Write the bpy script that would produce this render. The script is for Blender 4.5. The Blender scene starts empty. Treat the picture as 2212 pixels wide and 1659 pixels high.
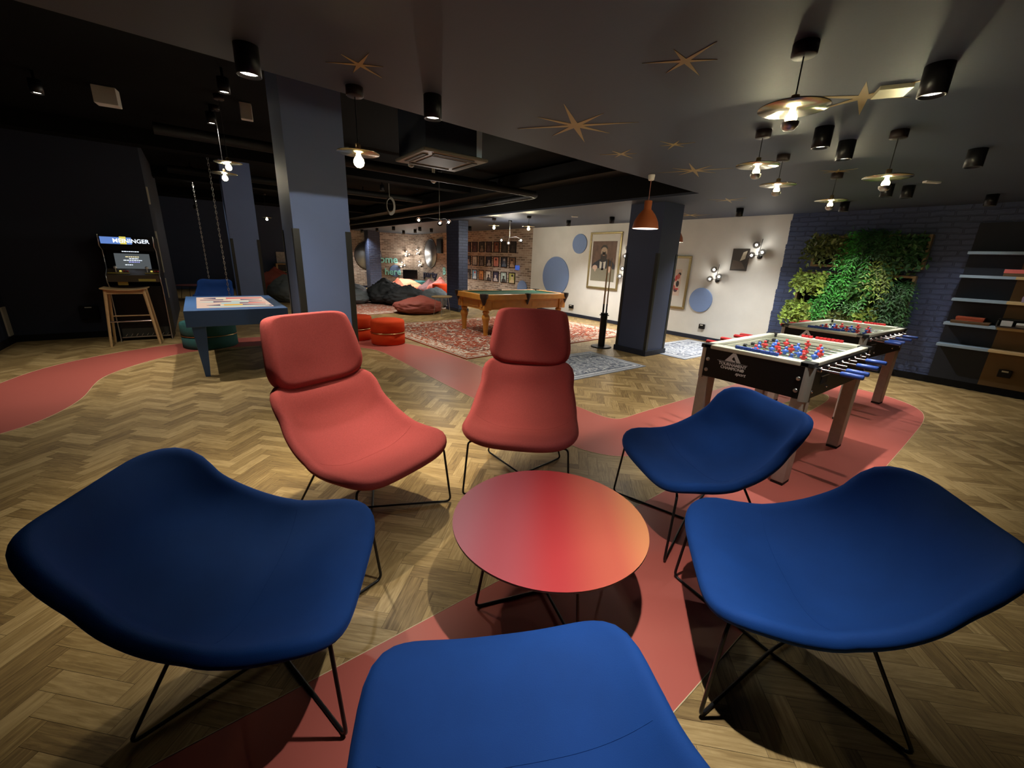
import bpy, math, random
import numpy as np
from mathutils import Vector, Matrix
random.seed(7); rng = np.random.default_rng(7)
PI = math.pi
SC = bpy.context.scene
COL = SC.collection
WX = 8.446      # long wall plane
HC = 2.44       # lower ceiling
HV = 3.10       # raised black ceiling
YE = 19.40      # far end wall
VX = 5.55       # right edge of the raised ceiling
# ------------------------------------------------------------------ materials
def nt(m): return m.node_tree.nodes, m.node_tree.links
def mat(name, col, rough=.6, metal=0., var=.12, vscale=8., sheen=0., sheencol=None, bump=0., bscale=200., spec=.5, emit=None, estr=0., coat=0.):
    m = bpy.data.materials.new(name); m.use_nodes = True
    n, l = nt(m); b = n['Principled BSDF']
    b.inputs['Roughness'].default_value = rough; b.inputs['Metallic'].default_value = metal
    b.inputs['Specular IOR Level'].default_value = spec
    c = (*col, 1)
    if var > 0:
        tc = n.new('ShaderNodeTexCoord'); nz = n.new('ShaderNodeTexNoise'); nz.inputs['Scale'].default_value = vscale; nz.inputs['Detail'].default_value = 4
        l.new(tc.outputs['Object'], nz.inputs['Vector'])
        mx = n.new('ShaderNodeMix'); mx.data_type = 'RGBA'
        mx.inputs[6].default_value = (*[v*(1-var) for v in col], 1); mx.inputs[7].default_value = (*[min(1, v*(1+var)) for v in col], 1)
        l.new(nz.outputs['Fac'], mx.inputs[0]); l.new(mx.outputs[2], b.inputs['Base Color'])
    else: b.inputs['Base Color'].default_value = c
    if sheen: 
        b.inputs['Sheen Weight'].default_value = sheen; b.inputs['Sheen Roughness'].default_value = .4
        b.inputs['Sheen Tint'].default_value = (*(sheencol or col), 1)
    if coat: b.inputs['Coat Weight'].default_value = coat
    if bump:
        tc = n.new('ShaderNodeTexCoord'); nz = n.new('ShaderNodeTexNoise'); nz.inputs['Scale'].default_value = bscale; nz.inputs['Detail'].default_value = 3
        l.new(tc.outputs['Object'], nz.inputs['Vector'])
        bp = n.new('ShaderNodeBump'); bp.inputs['Strength'].default_value = bump; bp.inputs['Distance'].default_value = .002
        l.new(nz.outputs['Fac'], bp.inputs['Height']); l.new(bp.outputs['Normal'], b.inputs['Normal'])
    if emit:
        b.inputs['Emission Color'].default_value = (*emit, 1); b.inputs['Emission Strength'].default_value = estr
    return m
def glass(name, col=(1,1,1), rough=.02):
    m = bpy.data.materials.new(name); m.use_nodes = True; b = m.node_tree.nodes['Principled BSDF']
    b.inputs['Base Color'].default_value = (*col, 1); b.inputs['Roughness'].default_value = rough
    b.inputs['Transmission Weight'].default_value = 1.; b.inputs['IOR'].default_value = 1.1
    return m
def lin(r, g, b):
    f = lambda v: (v/255/12.92 if v/255 <= .04045 else ((v/255+.055)/1.055)**2.4)
    return (f(r), f(g), f(b))
M = {}
M['ceil'] = mat('ceiling_paint', (.036, .049, .080), .6, var=.08, vscale=1.5, bump=.15, bscale=60)
M['black'] = mat('black_paint', (.005, .0048, .0045), .8, var=.1, spec=.2)
M['void'] = mat('raised_ceiling_black', (.0022, .0021, .0019), .95, var=.2, vscale=3, spec=.1)
M['void_pipe'] = mat('black_pipe', (.0042, .004, .0036), .6, var=.1, spec=.3)
M['dkblue'] = mat('dark_blue_wall', (.010, .016, .034), .7, var=.12, vscale=2, bump=.2, bscale=40)
M['colblue'] = mat('column_blue', (.175, .255, .50), .6, var=.06, vscale=3, bump=.15, bscale=80)
M['colnavy'] = mat('column_navy', (.050, .070, .140), .6, var=.06, vscale=3, bump=.15, bscale=80)
M['navy'] = mat('navy_skirting', (.010, .016, .035), .5, var=.05)
M['guard'] = mat('corner_guard_dark', (.022, .024, .020), .45, var=.05)
M['metal'] = mat('black_metal', (.012, .012, .013), .38, metal=.4, var=0)
M['chrome'] = mat('chrome', (.75, .75, .76), .12, metal=1, var=0)
M['steel'] = mat('brushed_steel', (.55, .55, .52), .32, metal=1, var=.05)
M['alu'] = mat('grey_aluminium', (.42, .40, .35), .42, metal=.35, var=.08, vscale=20)
M['brass'] = mat('brass_ring', (.75, .50, .22), .28, metal=1, var=0)
M['gold'] = mat('gold_frame', (.30, .235, .11), .38, metal=.6, var=.15, vscale=15)
M['velvet'] = mat('blue_velvet', (.0055, .046, .215), .8, var=.16, vscale=7, sheen=.22, sheencol=(.05, .25, .95), bump=.25, bscale=500, spec=.2)
M['wool'] = mat('coral_wool', (.37, .070, .070), .9, var=.22, vscale=140, sheen=.12, sheencol=(.9, .35, .3), bump=.6, bscale=600, spec=.15)
M['path'] = mat('coral_vinyl', (.44, .105, .080), .42, var=.05, vscale=2, bump=.05, bscale=90)
M['pathedge'] = mat('pale_edge_strip', (.62, .50, .30), .5, var=.05)
M['plaster'] = None
M['orange'] = mat('orange_felt', (.66, .060, .014), .9, var=.08, vscale=60, bump=.3, bscale=500, spec=.15)
M['teal'] = mat('teal_felt', (.045, .15, .145), .9, var=.08, vscale=60, bump=.3, bscale=500, spec=.15)
M['terracotta'] = mat('terracotta_shade', (.50, .135, .045), .5, var=.05)
M['white'] = mat('white_plastic', (.72, .71, .68), .4, var=.03)
M['logo'] = mat('pale_logo_print', (.72, .72, .72), .5, var=0)
M['cream'] = mat('cream_rim', (.58, .58, .46), .42, var=.05)
M['field'] = mat('green_playfield', (.24, .34, .24), .22, var=.04, coat=.4)
M['fblack'] = mat('black_cabinet', (.004, .004, .004), .45, var=.05, spec=.3)
M['redpl'] = mat('red_plastic', (.62, .035, .040), .35, var=.03)
M['bluepl'] = mat('blue_plastic', (.045, .110, .46), .35, var=.03)
M['rubber'] = mat('black_rubber', (.01, .01, .01), .7, var=0)
M['legwood'] = mat('greige_leg', (.44, .39, .34), .55, var=.15, vscale=25)
M['oak'] = mat('honey_oak', (.58, .245, .034), .4, var=.25, vscale=9, coat=.2)
M['leather'] = mat('dark_brown_leather', (.020, .011, .009), .5, var=.2)
M['baize'] = mat('green_baize', (.010, .085, .045), .9, var=.05)
M['stool'] = mat('pale_ash', (.46, .30, .135), .5, var=.2, vscale=14)
M['tblue'] = mat('cabinet_blue', (.045, .11, .27), .42, var=.05)
M['darkscreen'] = mat('dark_screen', (.006, .006, .007), .15, var=0)
M['bagblack'] = mat('charcoal_fabric', (.020, .023, .026), .75, var=.25, vscale=6, bump=.3, bscale=30)
M['baggrey'] = mat('grey_fabric', (.14, .165, .18), .8, var=.15, vscale=6, bump=.3, bscale=30)
M['bagrust'] = mat('rust_fabric', (.27, .055, .036), .75, var=.18, vscale=6, bump=.3, bscale=30)
M['bagmaroon'] = mat('maroon_fabric', (.060, .012, .012), .75, var=.18, vscale=6, bump=.3, bscale=30)
M['bagorange'] = mat('bright_orange_fabric', (.70, .155, .075), .75, var=.15, vscale=6, bump=.3, bscale=30)
M['discblue'] = mat('dusty_blue_panel', (.185, .275, .50), .75, var=.05, vscale=30)
M['mirror'] = mat('mirror_glass', (.36, .37, .39), .5, metal=1, var=0)
M['smokebrass'] = mat('brass_reflector', (.50, .46, .32), .22, metal=1, var=0)
M['cork'] = mat('brown_panel', (.155, .088, .030), .6, var=.12, vscale=6)
M['navypanel'] = mat('charcoal_panel', (.014, .018, .030), .75, var=.1)
M['shelfblue'] = mat('pale_blue_shelf', (.24, .33, .42), .5, var=.03)
M['shelfwood'] = mat('pale_wood_shelf', (.55, .40, .20), .5, var=.12, vscale=10)
M['crate'] = mat('crate_wood', (.27, .185, .085), .6, var=.2, vscale=12)
M['starfill'] = mat('gold_star_paint', (.34, .24, .075), .5, var=.1)
M['litedge'] = mat('lit_edge_blue', (.50, .72, .98), .6, var=.04)  # light on the air conditioner casing, put into a pale blue colour
M['beige'] = mat('beige_strip', (.42, .40, .32), .6, var=.05)
M['acgrey'] = mat('grey_beige_plastic', (.15, .135, .105), .5, var=.05)
M['acdark'] = mat('dark_grille', (.035, .032, .026), .6, var=.05)
M['pvc'] = mat('grey_white_plastic', (.62, .60, .54), .5, var=.05)
M['boxpink'] = mat('pink_box', (.62, .13, .12), .5, var=.12, vscale=14)
M['boxlilac'] = mat('lilac_box', (.28, .22, .34), .5, var=.12, vscale=14)
M['boxrust'] = mat('rust_box', (.30, .055, .022), .5, var=.15, vscale=14)
M['boxbrown'] = mat('brown_box', (.10, .055, .025), .5, var=.15, vscale=14)
M['paper'] = mat('pale_paper', (.62, .61, .56), .7, var=.03)
M['stem'] = mat('green_stem', (.05, .10, .02), .6, var=.1)
def emis(name, col, s):
    m = bpy.data.materials.new(name); m.use_nodes = True; n, l = nt(m); n.remove(n['Principled BSDF'])
    e = n.new('ShaderNodeEmission'); e.inputs['Color'].default_value = (*col, 1); e.inputs['Strength'].default_value = s
    l.new(e.outputs[0], n['Material Output'].inputs['Surface']); return m
M['lamp'] = emis('downlight_lens', (1, .90, .72), 22)
M['lampdim'] = emis('downlight_lens_dim', (1, .93, .80), 4)
M['bulb'] = emis('warm_bulb', (1, .78, .36), 40)
M['bulbw'] = emis('white_bulb', (1, .88, .66), 30)
M['scr_w'] = emis('screen_white', (.75, .85, 1), 1.6)
M['scr_b'] = emis('header_blue', (.16, .30, .75), .8)
M['scr_y'] = emis('header_yellow', (.95, .8, .15), .8)
M['scr_dk'] = emis('screen_glow', (.085, .095, .10), 1)
M['scr_v'] = emis('screen_violet', (.40, .40, 1), 1.2)
M['scr_o'] = emis('screen_gold', (1, .85, .45), 1.2)
# glossy glass for globes
M['globe'] = glass('clear_glass_globe', (.97, .97, .98))
# ---- floor planks
def mk_floor():
    m = bpy.data.materials.new('herringbone_oak'); m.use_nodes = True; n, l = nt(m); b = n['Principled BSDF']
    g = n.new('ShaderNodeNewGeometry'); uv = n.new('ShaderNodeUVMap')
    mp = n.new('ShaderNodeMapping'); mp.inputs['Scale'].default_value = (2.2, 26, 1); l.new(uv.outputs[0], mp.inputs[0])
    nz = n.new('ShaderNodeTexNoise'); nz.inputs['Scale'].default_value = 3.0; nz.inputs['Detail'].default_value = 7; nz.inputs['Roughness'].default_value = .65; nz.inputs['Distortion'].default_value = .6
    l.new(mp.outputs[0], nz.inputs['Vector'])
    r = n.new('ShaderNodeValToRGB'); e = r.color_ramp.elements
    e[0].color = (.135, .082, .032, 1); e[1].color = (.55, .400, .190, 1); e[0].position = .0; e[1].position = 1.
    a = e.new(.5); a.color = (.33, .222, .088, 1)
    md = n.new('ShaderNodeMath'); md.operation = 'MULTIPLY_ADD'; md.inputs[1].default_value = .52
    sb = n.new('ShaderNodeMath'); sb.operation = 'SUBTRACT'; sb.inputs[1].default_value = .5; l.new(nz.outputs['Fac'], sb.inputs[0])
    s2 = n.new('ShaderNodeMath'); s2.operation = 'MULTIPLY_ADD'; s2.inputs[1].default_value = 1.5; s2.inputs[2].default_value = .23
    l.new(sb.outputs[0], s2.inputs[0])
    l.new(g.outputs['Random Per Island'], md.inputs[0]); l.new(s2.outputs[0], md.inputs[2])
    l.new(md.outputs[0], r.inputs[0]); l.new(r.outputs[0], b.inputs['Base Color'])
    b.inputs['Roughness'].default_value = .40; b.inputs['Specular IOR Level'].default_value = .45
    bp = n.new('ShaderNodeBump'); bp.inputs['Strength'].default_value = .12; bp.inputs['Distance'].default_value = .002
    l.new(nz.outputs['Fac'], bp.inputs['Height']); l.new(bp.outputs[0], b.inputs['Normal'])
    return m
M['plank'] = mk_floor(); M['gap'] = mat('floor_gap', (.05, .03, .015), .8, var=0)
def yz_vec(n, l):
    tc = n.new('ShaderNodeTexCoord'); sp = n.new('ShaderNodeSeparateXYZ'); cb = n.new('ShaderNodeCombineXYZ'); ad = n.new('ShaderNodeMath'); ad.operation = 'ADD'
    l.new(tc.outputs['Object'], sp.inputs[0]); l.new(sp.outputs[0], ad.inputs[0]); l.new(sp.outputs[1], ad.inputs[1])
    l.new(ad.outputs[0], cb.inputs[0]); l.new(sp.outputs[2], cb.inputs[1]); return cb, tc
def mk_brick(name, cols, mortar, bw=.24, bh=.07, bumps=.6, rough=.85, msize=.012, wob=.02):
    m = bpy.data.materials.new(name); m.use_nodes = True; n, l = nt(m); b = n['Principled BSDF']
    v, tc = yz_vec(n, l)
    wn = n.new('ShaderNodeTexNoise'); wn.inputs['Scale'].default_value = 5; l.new(tc.outputs['Object'], wn.inputs['Vector'])
    wm = n.new('ShaderNodeVectorMath'); wm.operation = 'MULTIPLY_ADD'; wm.inputs[1].default_value = (wob, wob, 0)
    l.new(wn.outputs['Color'], wm.inputs[0]); l.new(v.outputs[0], wm.inputs[2])
    br = n.new('ShaderNodeTexBrick'); br.inputs['Scale'].default_value = 1; br.inputs['Brick Width'].default_value = bw; br.inputs['Row Height'].default_value = bh
    br.inputs['Mortar Size'].default_value = msize; br.inputs['Mortar Smooth'].default_value = .3; br.inputs['Color1'].default_value = (0, 0, 0, 1); br.inputs['Color2'].default_value = (1, 1, 1, 1); br.inputs['Mortar'].default_value = (.5, .5, .5, 1); br.inputs['Bias'].default_value = 0
    l.new(wm.outputs[0], br.inputs['Vector'])
    r = n.new('ShaderNodeValToRGB'); e = r.color_ramp.elements
    for i, c in enumerate(cols):
        q = e[i] if i < 2 else e.new(.5)
        q.color = (*c, 1)
    for i, q in enumerate(r.color_ramp.elements): q.position = i/(len(cols)-1)
    nz = n.new('ShaderNodeTexNoise'); nz.inputs['Scale'].default_value = 14; nz.inputs['Detail'].default_value = 6; l.new(tc.outputs['Object'], nz.inputs['Vector'])
    mm = n.new('ShaderNodeMix'); mm.data_type = 'FLOAT'; mm.inputs[0].default_value = .45
    l.new(br.outputs['Color'], mm.inputs[2]); l.new(nz.outputs['Fac'], mm.inputs[3]); l.new(mm.outputs[0], r.inputs[0])
    mx = n.new('ShaderNodeMix'); mx.data_type = 'RGBA'; mx.inputs[7].default_value = (*mortar, 1)
    l.new(br.outputs['Fac'], mx.inputs[0]); l.new(r.outputs[0], mx.inputs[6]); l.new(mx.outputs[2], b.inputs['Base Color'])
    b.inputs['Roughness'].default_value = rough
    hh = n.new('ShaderNodeMath'); hh.operation = 'MULTIPLY_ADD'; hh.inputs[1].default_value = -1.; l.new(br.outputs['Fac'], hh.inputs[0])
    h2 = n.new('ShaderNodeMath'); h2.operation = 'MULTIPLY'; h2.inputs[1].default_value = .6; l.new(nz.outputs['Fac'], h2.inputs[0]); l.new(h2.outputs[0], hh.inputs[2])
    bp = n.new('ShaderNodeBump'); bp.inputs['Strength'].default_value = bumps; bp.inputs['Distance'].default_value = .02
    l.new(hh.outputs[0], bp.inputs['Height']); l.new(bp.outputs[0], b.inputs['Normal']); return m
M['brick'] = mk_brick('reclaimed_brick', [(.075, .060, .052), (.60, .50, .41), (.30, .215, .165)], (.47, .40, .33))
M['bluebrick'] = mk_brick('blue_painted_brick', [(.034, .054, .128), (.050, .074, .165)], (.030, .046, .105), bw=.27, bh=.075, bumps=1., rough=.55, msize=.010, wob=.05)
def mk_plaster():
    m = bpy.data.materials.new('white_plaster'); m.use_nodes = True; n, l = nt(m); b = n['Principled BSDF']
    tc = n.new('ShaderNodeTexCoord'); nz = n.new('ShaderNodeTexNoise'); nz.inputs['Scale'].default_value = 3; nz.inputs['Detail'].default_value = 8; l.new(tc.outputs['Object'], nz.inputs['Vector'])
    mx = n.new('ShaderNodeMix'); mx.data_type = 'RGBA'; mx.inputs[6].default_value = (.60, .60, .57, 1); mx.inputs[7].default_value = (.76, .76, .73, 1)
    l.new(nz.outputs['Fac'], mx.inputs[0]); l.new(mx.outputs[2], b.inputs['Base Color']); b.inputs['Roughness'].default_value = .85
    bp = n.new('ShaderNodeBump'); bp.inputs['Strength'].default_value = .35; bp.inputs['Distance'].default_value = .01; l.new(nz.outputs['Fac'], bp.inputs['Height']); l.new(bp.outputs[0], b.inputs['Normal']); return m
M['plaster'] = mk_plaster()
def mk_rug(name, base, mid, light, dark, hx, hy, sc=5.0, bw=.42):
    m = bpy.data.materials.new(name); m.use_nodes = True; n, l = nt(m); b = n['Principled BSDF']; b.inputs['Roughness'].default_value = .95; b.inputs['Specular IOR Level'].default_value = .1
    tc = n.new('ShaderNodeTexCoord'); sp = n.new('ShaderNodeSeparateXYZ'); l.new(tc.outputs['Object'], sp.inputs[0])
    def mth(op, a, c=None):
        q = n.new('ShaderNodeMath'); q.operation = op
        for i, v in enumerate((a, c)):
            if v is None: continue
            if isinstance(v, (int, float)): q.inputs[i].default_value = v
            else: l.new(v, q.inputs[i])
        return q.outputs[0]
    ax = mth('ABSOLUTE', sp.outputs[0]); ay = mth('ABSOLUTE', sp.outputs[1])
    dx = mth('SUBTRACT', hx, ax); dy = mth('SUBTRACT', hy, ay); d = mth('MINIMUM', dx, dy)
    vm = n.new('ShaderNodeCombineXYZ'); l.new(ax, vm.inputs[0]); l.new(ay, vm.inputs[1])
    wn = n.new('ShaderNodeTexNoise'); wn.inputs['Scale'].default_value = sc*.8; wn.inputs['Detail'].default_value = 2; l.new(vm.outputs[0], wn.inputs['Vector'])
    wv = n.new('ShaderNodeVectorMath'); wv.operation = 'MULTIPLY_ADD'; wv.inputs[1].default_value = (.25, .25, 0); l.new(wn.outputs['Color'], wv.inputs[0]); l.new(vm.outputs[0], wv.inputs[2])
    vo = n.new('ShaderNodeTexVoronoi'); vo.feature = 'DISTANCE_TO_EDGE'; vo.inputs['Scale'].default_value = sc*1.3; l.new(wv.outputs[0], vo.inputs['Vector'])
    vo2 = n.new('ShaderNodeTexVoronoi'); vo2.inputs['Scale'].default_value = sc*2.6; l.new(wv.outputs[0], vo2.inputs['Vector'])
    nz = n.new('ShaderNodeTexNoise'); nz.inputs['Scale'].default_value = sc*2; nz.inputs['Detail'].default_value = 5; l.new(tc.outputs['Object'], nz.inputs['Vector'])
    def ramp(src, stops, const=True):
        r = n.new('ShaderNodeValToRGB'); r.color_ramp.interpolation = 'CONSTANT' if const else 'LINEAR'; e = r.color_ramp.elements
        while len(e) < len(stops): e.new(.5)
        for q, (p, c) in zip(e, stops): q.position = p
        for q, (p, c) in zip(r.color_ramp.elements, stops): q.position = p; q.color = (*c, 1)
        l.new(src, r.inputs[0]); return r.outputs[0]
    f1 = ramp(vo.outputs['Distance'], [(0, light), (.045, dark), (.075, base), (.22, mid), (.30, base)])
    f2 = ramp(vo2.outputs['Distance'], [(0, light), (.22, mid), (.36, base), (.6, dark)])
    mxc = n.new('ShaderNodeMix'); mxc.data_type = 'RGBA'; gtn = mth('GREATER_THAN', nz.outputs['Fac'], .52); l.new(gtn, mxc.inputs[0]); l.new(f1, mxc.inputs[6]); l.new(f2, mxc.inputs[7])
    bord = ramp(d, [(0, base), (.03, light), (.05, dark), (.075, light)]) 
    bandm = mth('LESS_THAN', d, .075)
    wide = mth('LESS_THAN', d, bw); wide2 = mth('GREATER_THAN', d, .075); band = mth('MULTIPLY', wide, wide2)
    fb = ramp(vo2.outputs['Distance'], [(0, base), (.2, light), (.42, light), (.52, mid)])
    m2 = n.new('ShaderNodeMix'); m2.data_type = 'RGBA'; l.new(band, m2.inputs[0]); l.new(mxc.outputs[2], m2.inputs[6]); l.new(fb, m2.inputs[7])
    m3 = n.new('ShaderNodeMix'); m3.data_type = 'RGBA'; l.new(bandm, m3.inputs[0]); l.new(m2.outputs[2], m3.inputs[6]); l.new(bord, m3.inputs[7])
    l2 = mth('LESS_THAN', d, bw+.03); l3 = mth('GREATER_THAN', d, bw); ln = mth('MULTIPLY', l2, l3)
    m4 = n.new('ShaderNodeMix'); m4.data_type = 'RGBA'; l.new(ln, m4.inputs[0]); l.new(m3.outputs[2], m4.inputs[6]); m4.inputs[7].default_value = (*dark, 1)
    m5 = n.new('ShaderNodeMix'); m5.data_type = 'RGBA'; m5.blend_type = 'MULTIPLY'; m5.inputs[0].default_value = .5
    fd = ramp(nz.outputs['Fac'], [(.3, (.6, .6, .6)), (.7, (1, 1, 1))], False); l.new(m4.outputs[2], m5.inputs[6]); l.new(fd, m5.inputs[7]); l.new(m5.outputs[2], b.inputs['Base Color'])
    return m
# ------------------------------------------------------------------ mesh builder
class MB:
    def __init__(s): s.v = []; s.f = []; s.m = []; s.sm = []; s.cur = 0; s.smooth = False; s.X = Matrix.Identity(4); s.uv = None
    def add(s, vs, fs, smooth=None):
        o = len(s.v); X = s.X
        s.v += [tuple(X @ Vector(p)) for p in vs]
        for f in fs: s.f.append(tuple(i+o for i in f)); s.m.append(s.cur); s.sm.append(s.smooth if smooth is None else smooth)
        return s
    def box(s, c, d, R=None, taper=1.0):
        hx, hy, hz = d[0]/2, d[1]/2, d[2]/2
        vs = [Vector((sx*hx*(taper if sz < 0 else 1), sy*hy*(taper if sz < 0 else 1), sz*hz)) for sz in (-1, 1) for sy in (-1, 1) for sx in (-1, 1)]
        if R: vs = [R @ p for p in vs]
        vs = [p+Vector(c) for p in vs]
        return s.add(vs, [(0, 2, 3, 1), (4, 5, 7, 6), (0, 1, 5, 4), (2, 6, 7, 3), (0, 4, 6, 2), (1, 3, 7, 5)], False)
    def bx(s, x0, x1, y0, y1, z0, z1): return s.box(((x0+x1)/2, (y0+y1)/2, (z0+z1)/2), (x1-x0, y1-y0, z1-z0))
    def lathe(s, prof, n=32, c=(0, 0, 0), caps=True, axis='z'):
        vs = []; fs = []
        for (r, z) in prof:
            for k in range(n):
                a = 2*PI*k/n
                p = (r*math.cos(a), r*math.sin(a), z)
                if axis == 'x': p = (z, p[0], p[1])
                elif axis == 'y': p = (p[1], z, p[0])
                vs.append((p[0]+c[0], p[1]+c[1], p[2]+c[2]))
        for i in range(len(prof)-1):
            for k in range(n):
                k2 = (k+1) % n; fs.append((i*n+k, i*n+k2, (i+1)*n+k2, (i+1)*n+k))
        s.add(vs, fs, True)
        if caps:
            for i, rv in ((0, True), (len(prof)-1, False)):
                if prof[i][0] > 1e-5:
                    o = [vs[i*n+k] for k in range(n)]; s.add(o, [tuple(range(n))[::-1] if rv else tuple(range(n))], False)
        return s
    def cyl(s, p0, p1, r0, r1=None, n=16):
        return s.tube([p0, p1], r0, n, r1=r1)
    def tube(s, path, r, n=10, closed=False, r1=None, caps=True):
        P = [Vector(p) for p in path]; N = len(P); vs = []; fs = []
        t0 = (P[1]-P[0]).normalized(); up = Vector((0, 0, 1)) if abs(t0.z) < .9 else Vector((1, 0, 0)); nrm = t0.cross(up).normalized()
        for i in range(N):
            if closed: t = (P[(i+1) % N]-P[i-1]).normalized()
            else: t = ((P[min(i+1, N-1)]-P[i]).normalized()+(P[i]-P[max(i-1, 0)]).normalized())
            t = t.normalized() if t.length > 1e-9 else t0
            nrm = (nrm-t*nrm.dot(t)).normalized(); bn = t.cross(nrm)
            rr = r if r1 is None else r+(r1-r)*i/(N-1)
            for k in range(n):
                a = 2*PI*k/n; vs.append(P[i]+nrm*(rr*math.cos(a))+bn*(rr*math.sin(a)))
        for i in range(N if closed else N-1):
            j = (i+1) % N
            for k in range(n): k2 = (k+1) % n; fs.append((i*n+k, i*n+k2, j*n+k2, j*n+k))
        s.add(vs, fs, True)
        if caps and not closed:
            s.add(vs[:n], [tuple(range(n))[::-1]], False); s.add(vs[-n:], [tuple(range(n))], False)
        return s
    def prism(s, pts, z0, z1, plane='xy'):
        n = len(pts)
        def q(p, z): return (p[0], p[1], z) if plane == 'xy' else ((z, p[0], p[1]) if plane == 'yz' else (p[0], z, p[1]))
        vs = [q(p, z0) for p in pts]+[q(p, z1) for p in pts]
        fs = [tuple(range(n))[::-1], tuple(range(n, 2*n))]+[(i, (i+1) % n, n+(i+1) % n, n+i) for i in range(n)]
        return s.add(vs, fs, False)
    def sphere(s, c, r, nu=20, nv=12, sc=(1, 1, 1)):
        vs = [(c[0], c[1], c[2]-r*sc[2])]; fs = []
        for i in range(1, nv):
            t = -PI/2+PI*i/nv
            for k in range(nu): a = 2*PI*k/nu; vs.append((c[0]+r*sc[0]*math.cos(t)*math.cos(a), c[1]+r*sc[1]*math.cos(t)*math.sin(a), c[2]+r*sc[2]*math.sin(t)))
        vs.append((c[0], c[1], c[2]+r*sc[2])); L = len(vs)-1
        for k in range(nu):
            k2 = (k+1) % nu; fs.append((0, 1+k2, 1+k)); b = 1+(nv-2)*nu; fs.append((b+k, b+k2, L))
            for i in range(nv-2): fs.append((1+i*nu+k, 1+i*nu+k2, 1+(i+1)*nu+k2, 1+(i+1)*nu+k))
        return s.add(vs, fs, True)
    def build(s, name, mats, parent=None, bevel=0., seg=2, sub=0, loc=None):
        me = bpy.data.meshes.new(name); me.from_pydata(s.v, [], s.f)
        ms = mats if isinstance(mats, (list, tuple)) else [mats]
        for m in ms: me.materials.append(m)
        me.polygons.foreach_set('material_index', s.m); me.polygons.foreach_set('use_smooth', s.sm)
        if s.uv is not None:
            u = me.uv_layers.new(name='UVMap'); u.data.foreach_set('uv', s.uv)
        me.update()
        o = bpy.data.objects.new(name, me); COL.objects.link(o)
        if parent: o.parent = parent
        if loc: o.location = loc
        if bevel:
            b = o.modifiers.new('bevel', 'BEVEL'); b.width = bevel; b.segments = seg; b.limit_method = 'ANGLE'; b.angle_limit = math.radians(40)
        if sub:
            b = o.modifiers.new('sub', 'SUBSURF'); b.levels = sub; b.render_levels = sub
        return o
def tag(o, label=None, cat=None, group=None, kind=None):
    if label: o['label'] = label
    if cat: o['category'] = cat
    if group: o['group'] = group
    if kind: o['kind'] = kind
    return o
def empty(name, loc=(0, 0, 0), rz=0.):
    o = bpy.data.objects.new(name, None); COL.objects.link(o); o.location = loc; o.rotation_euler = (0, 0, rz); o.empty_display_size = .1; return o
def thing(name, label, cat, loc=(0, 0, 0), rz=0., group=None): return tag(empty(name, loc, rz), label, cat, group)
def struct(o): o['kind'] = 'structure'; return o
def copy_tree(o, parent=None):
    c = o.copy(); COL.objects.link(c)
    if parent: c.parent = parent
    for ch in list(o.children): copy_tree(ch, c)
    return c
def dup(o, label, loc, rz=0., group=None):
    c = copy_tree(o); c.location = loc; c.rotation_euler = (0, 0, rz); c['label'] = label
    if group: c['group'] = group
    return c
def fillet(path, r=.04, k=5):
    P = [Vector(p) for p in path]; out = [P[0]]
    for i in range(1, len(P)-1):
        a, b, c = P[i-1], P[i], P[i+1]; d1 = (a-b); d2 = (c-b); q = min(r, d1.length*.45, d2.length*.45)
        p0 = b+d1.normalized()*q; p1 = b+d2.normalized()*q
        for j in range(k+1):
            t = j/k; out.append(p0*(1-t)**2+b*(2*t*(1-t))+p1*t*t)
    out.append(P[-1]); return out
def text_mesh(name, body, size, depth, m, parent, loc, rot, align='CENTER', shear=0., bold=0., sx=1.):
    cu = bpy.data.curves.new(name, 'FONT'); cu.body = body; cu.size = size; cu.extrude = depth; cu.align_x = align; cu.align_y = 'BOTTOM_BASELINE'; cu.shear = shear; cu.offset = bold
    cu.resolution_u = 4
    o = bpy.data.objects.new(name+'_tmp', cu); COL.objects.link(o)
    dg = bpy.context.evaluated_depsgraph_get(); me = bpy.data.meshes.new_from_object(o.evaluated_get(dg)); bpy.data.objects.remove(o); bpy.data.curves.remove(cu)
    me.name = name; me.materials.clear(); me.materials.append(m)
    q = bpy.data.objects.new(name, me); COL.objects.link(q); q.parent = parent; q.location = loc; q.rotation_euler = rot; q.scale = (sx, 1, 1); return q
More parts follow.
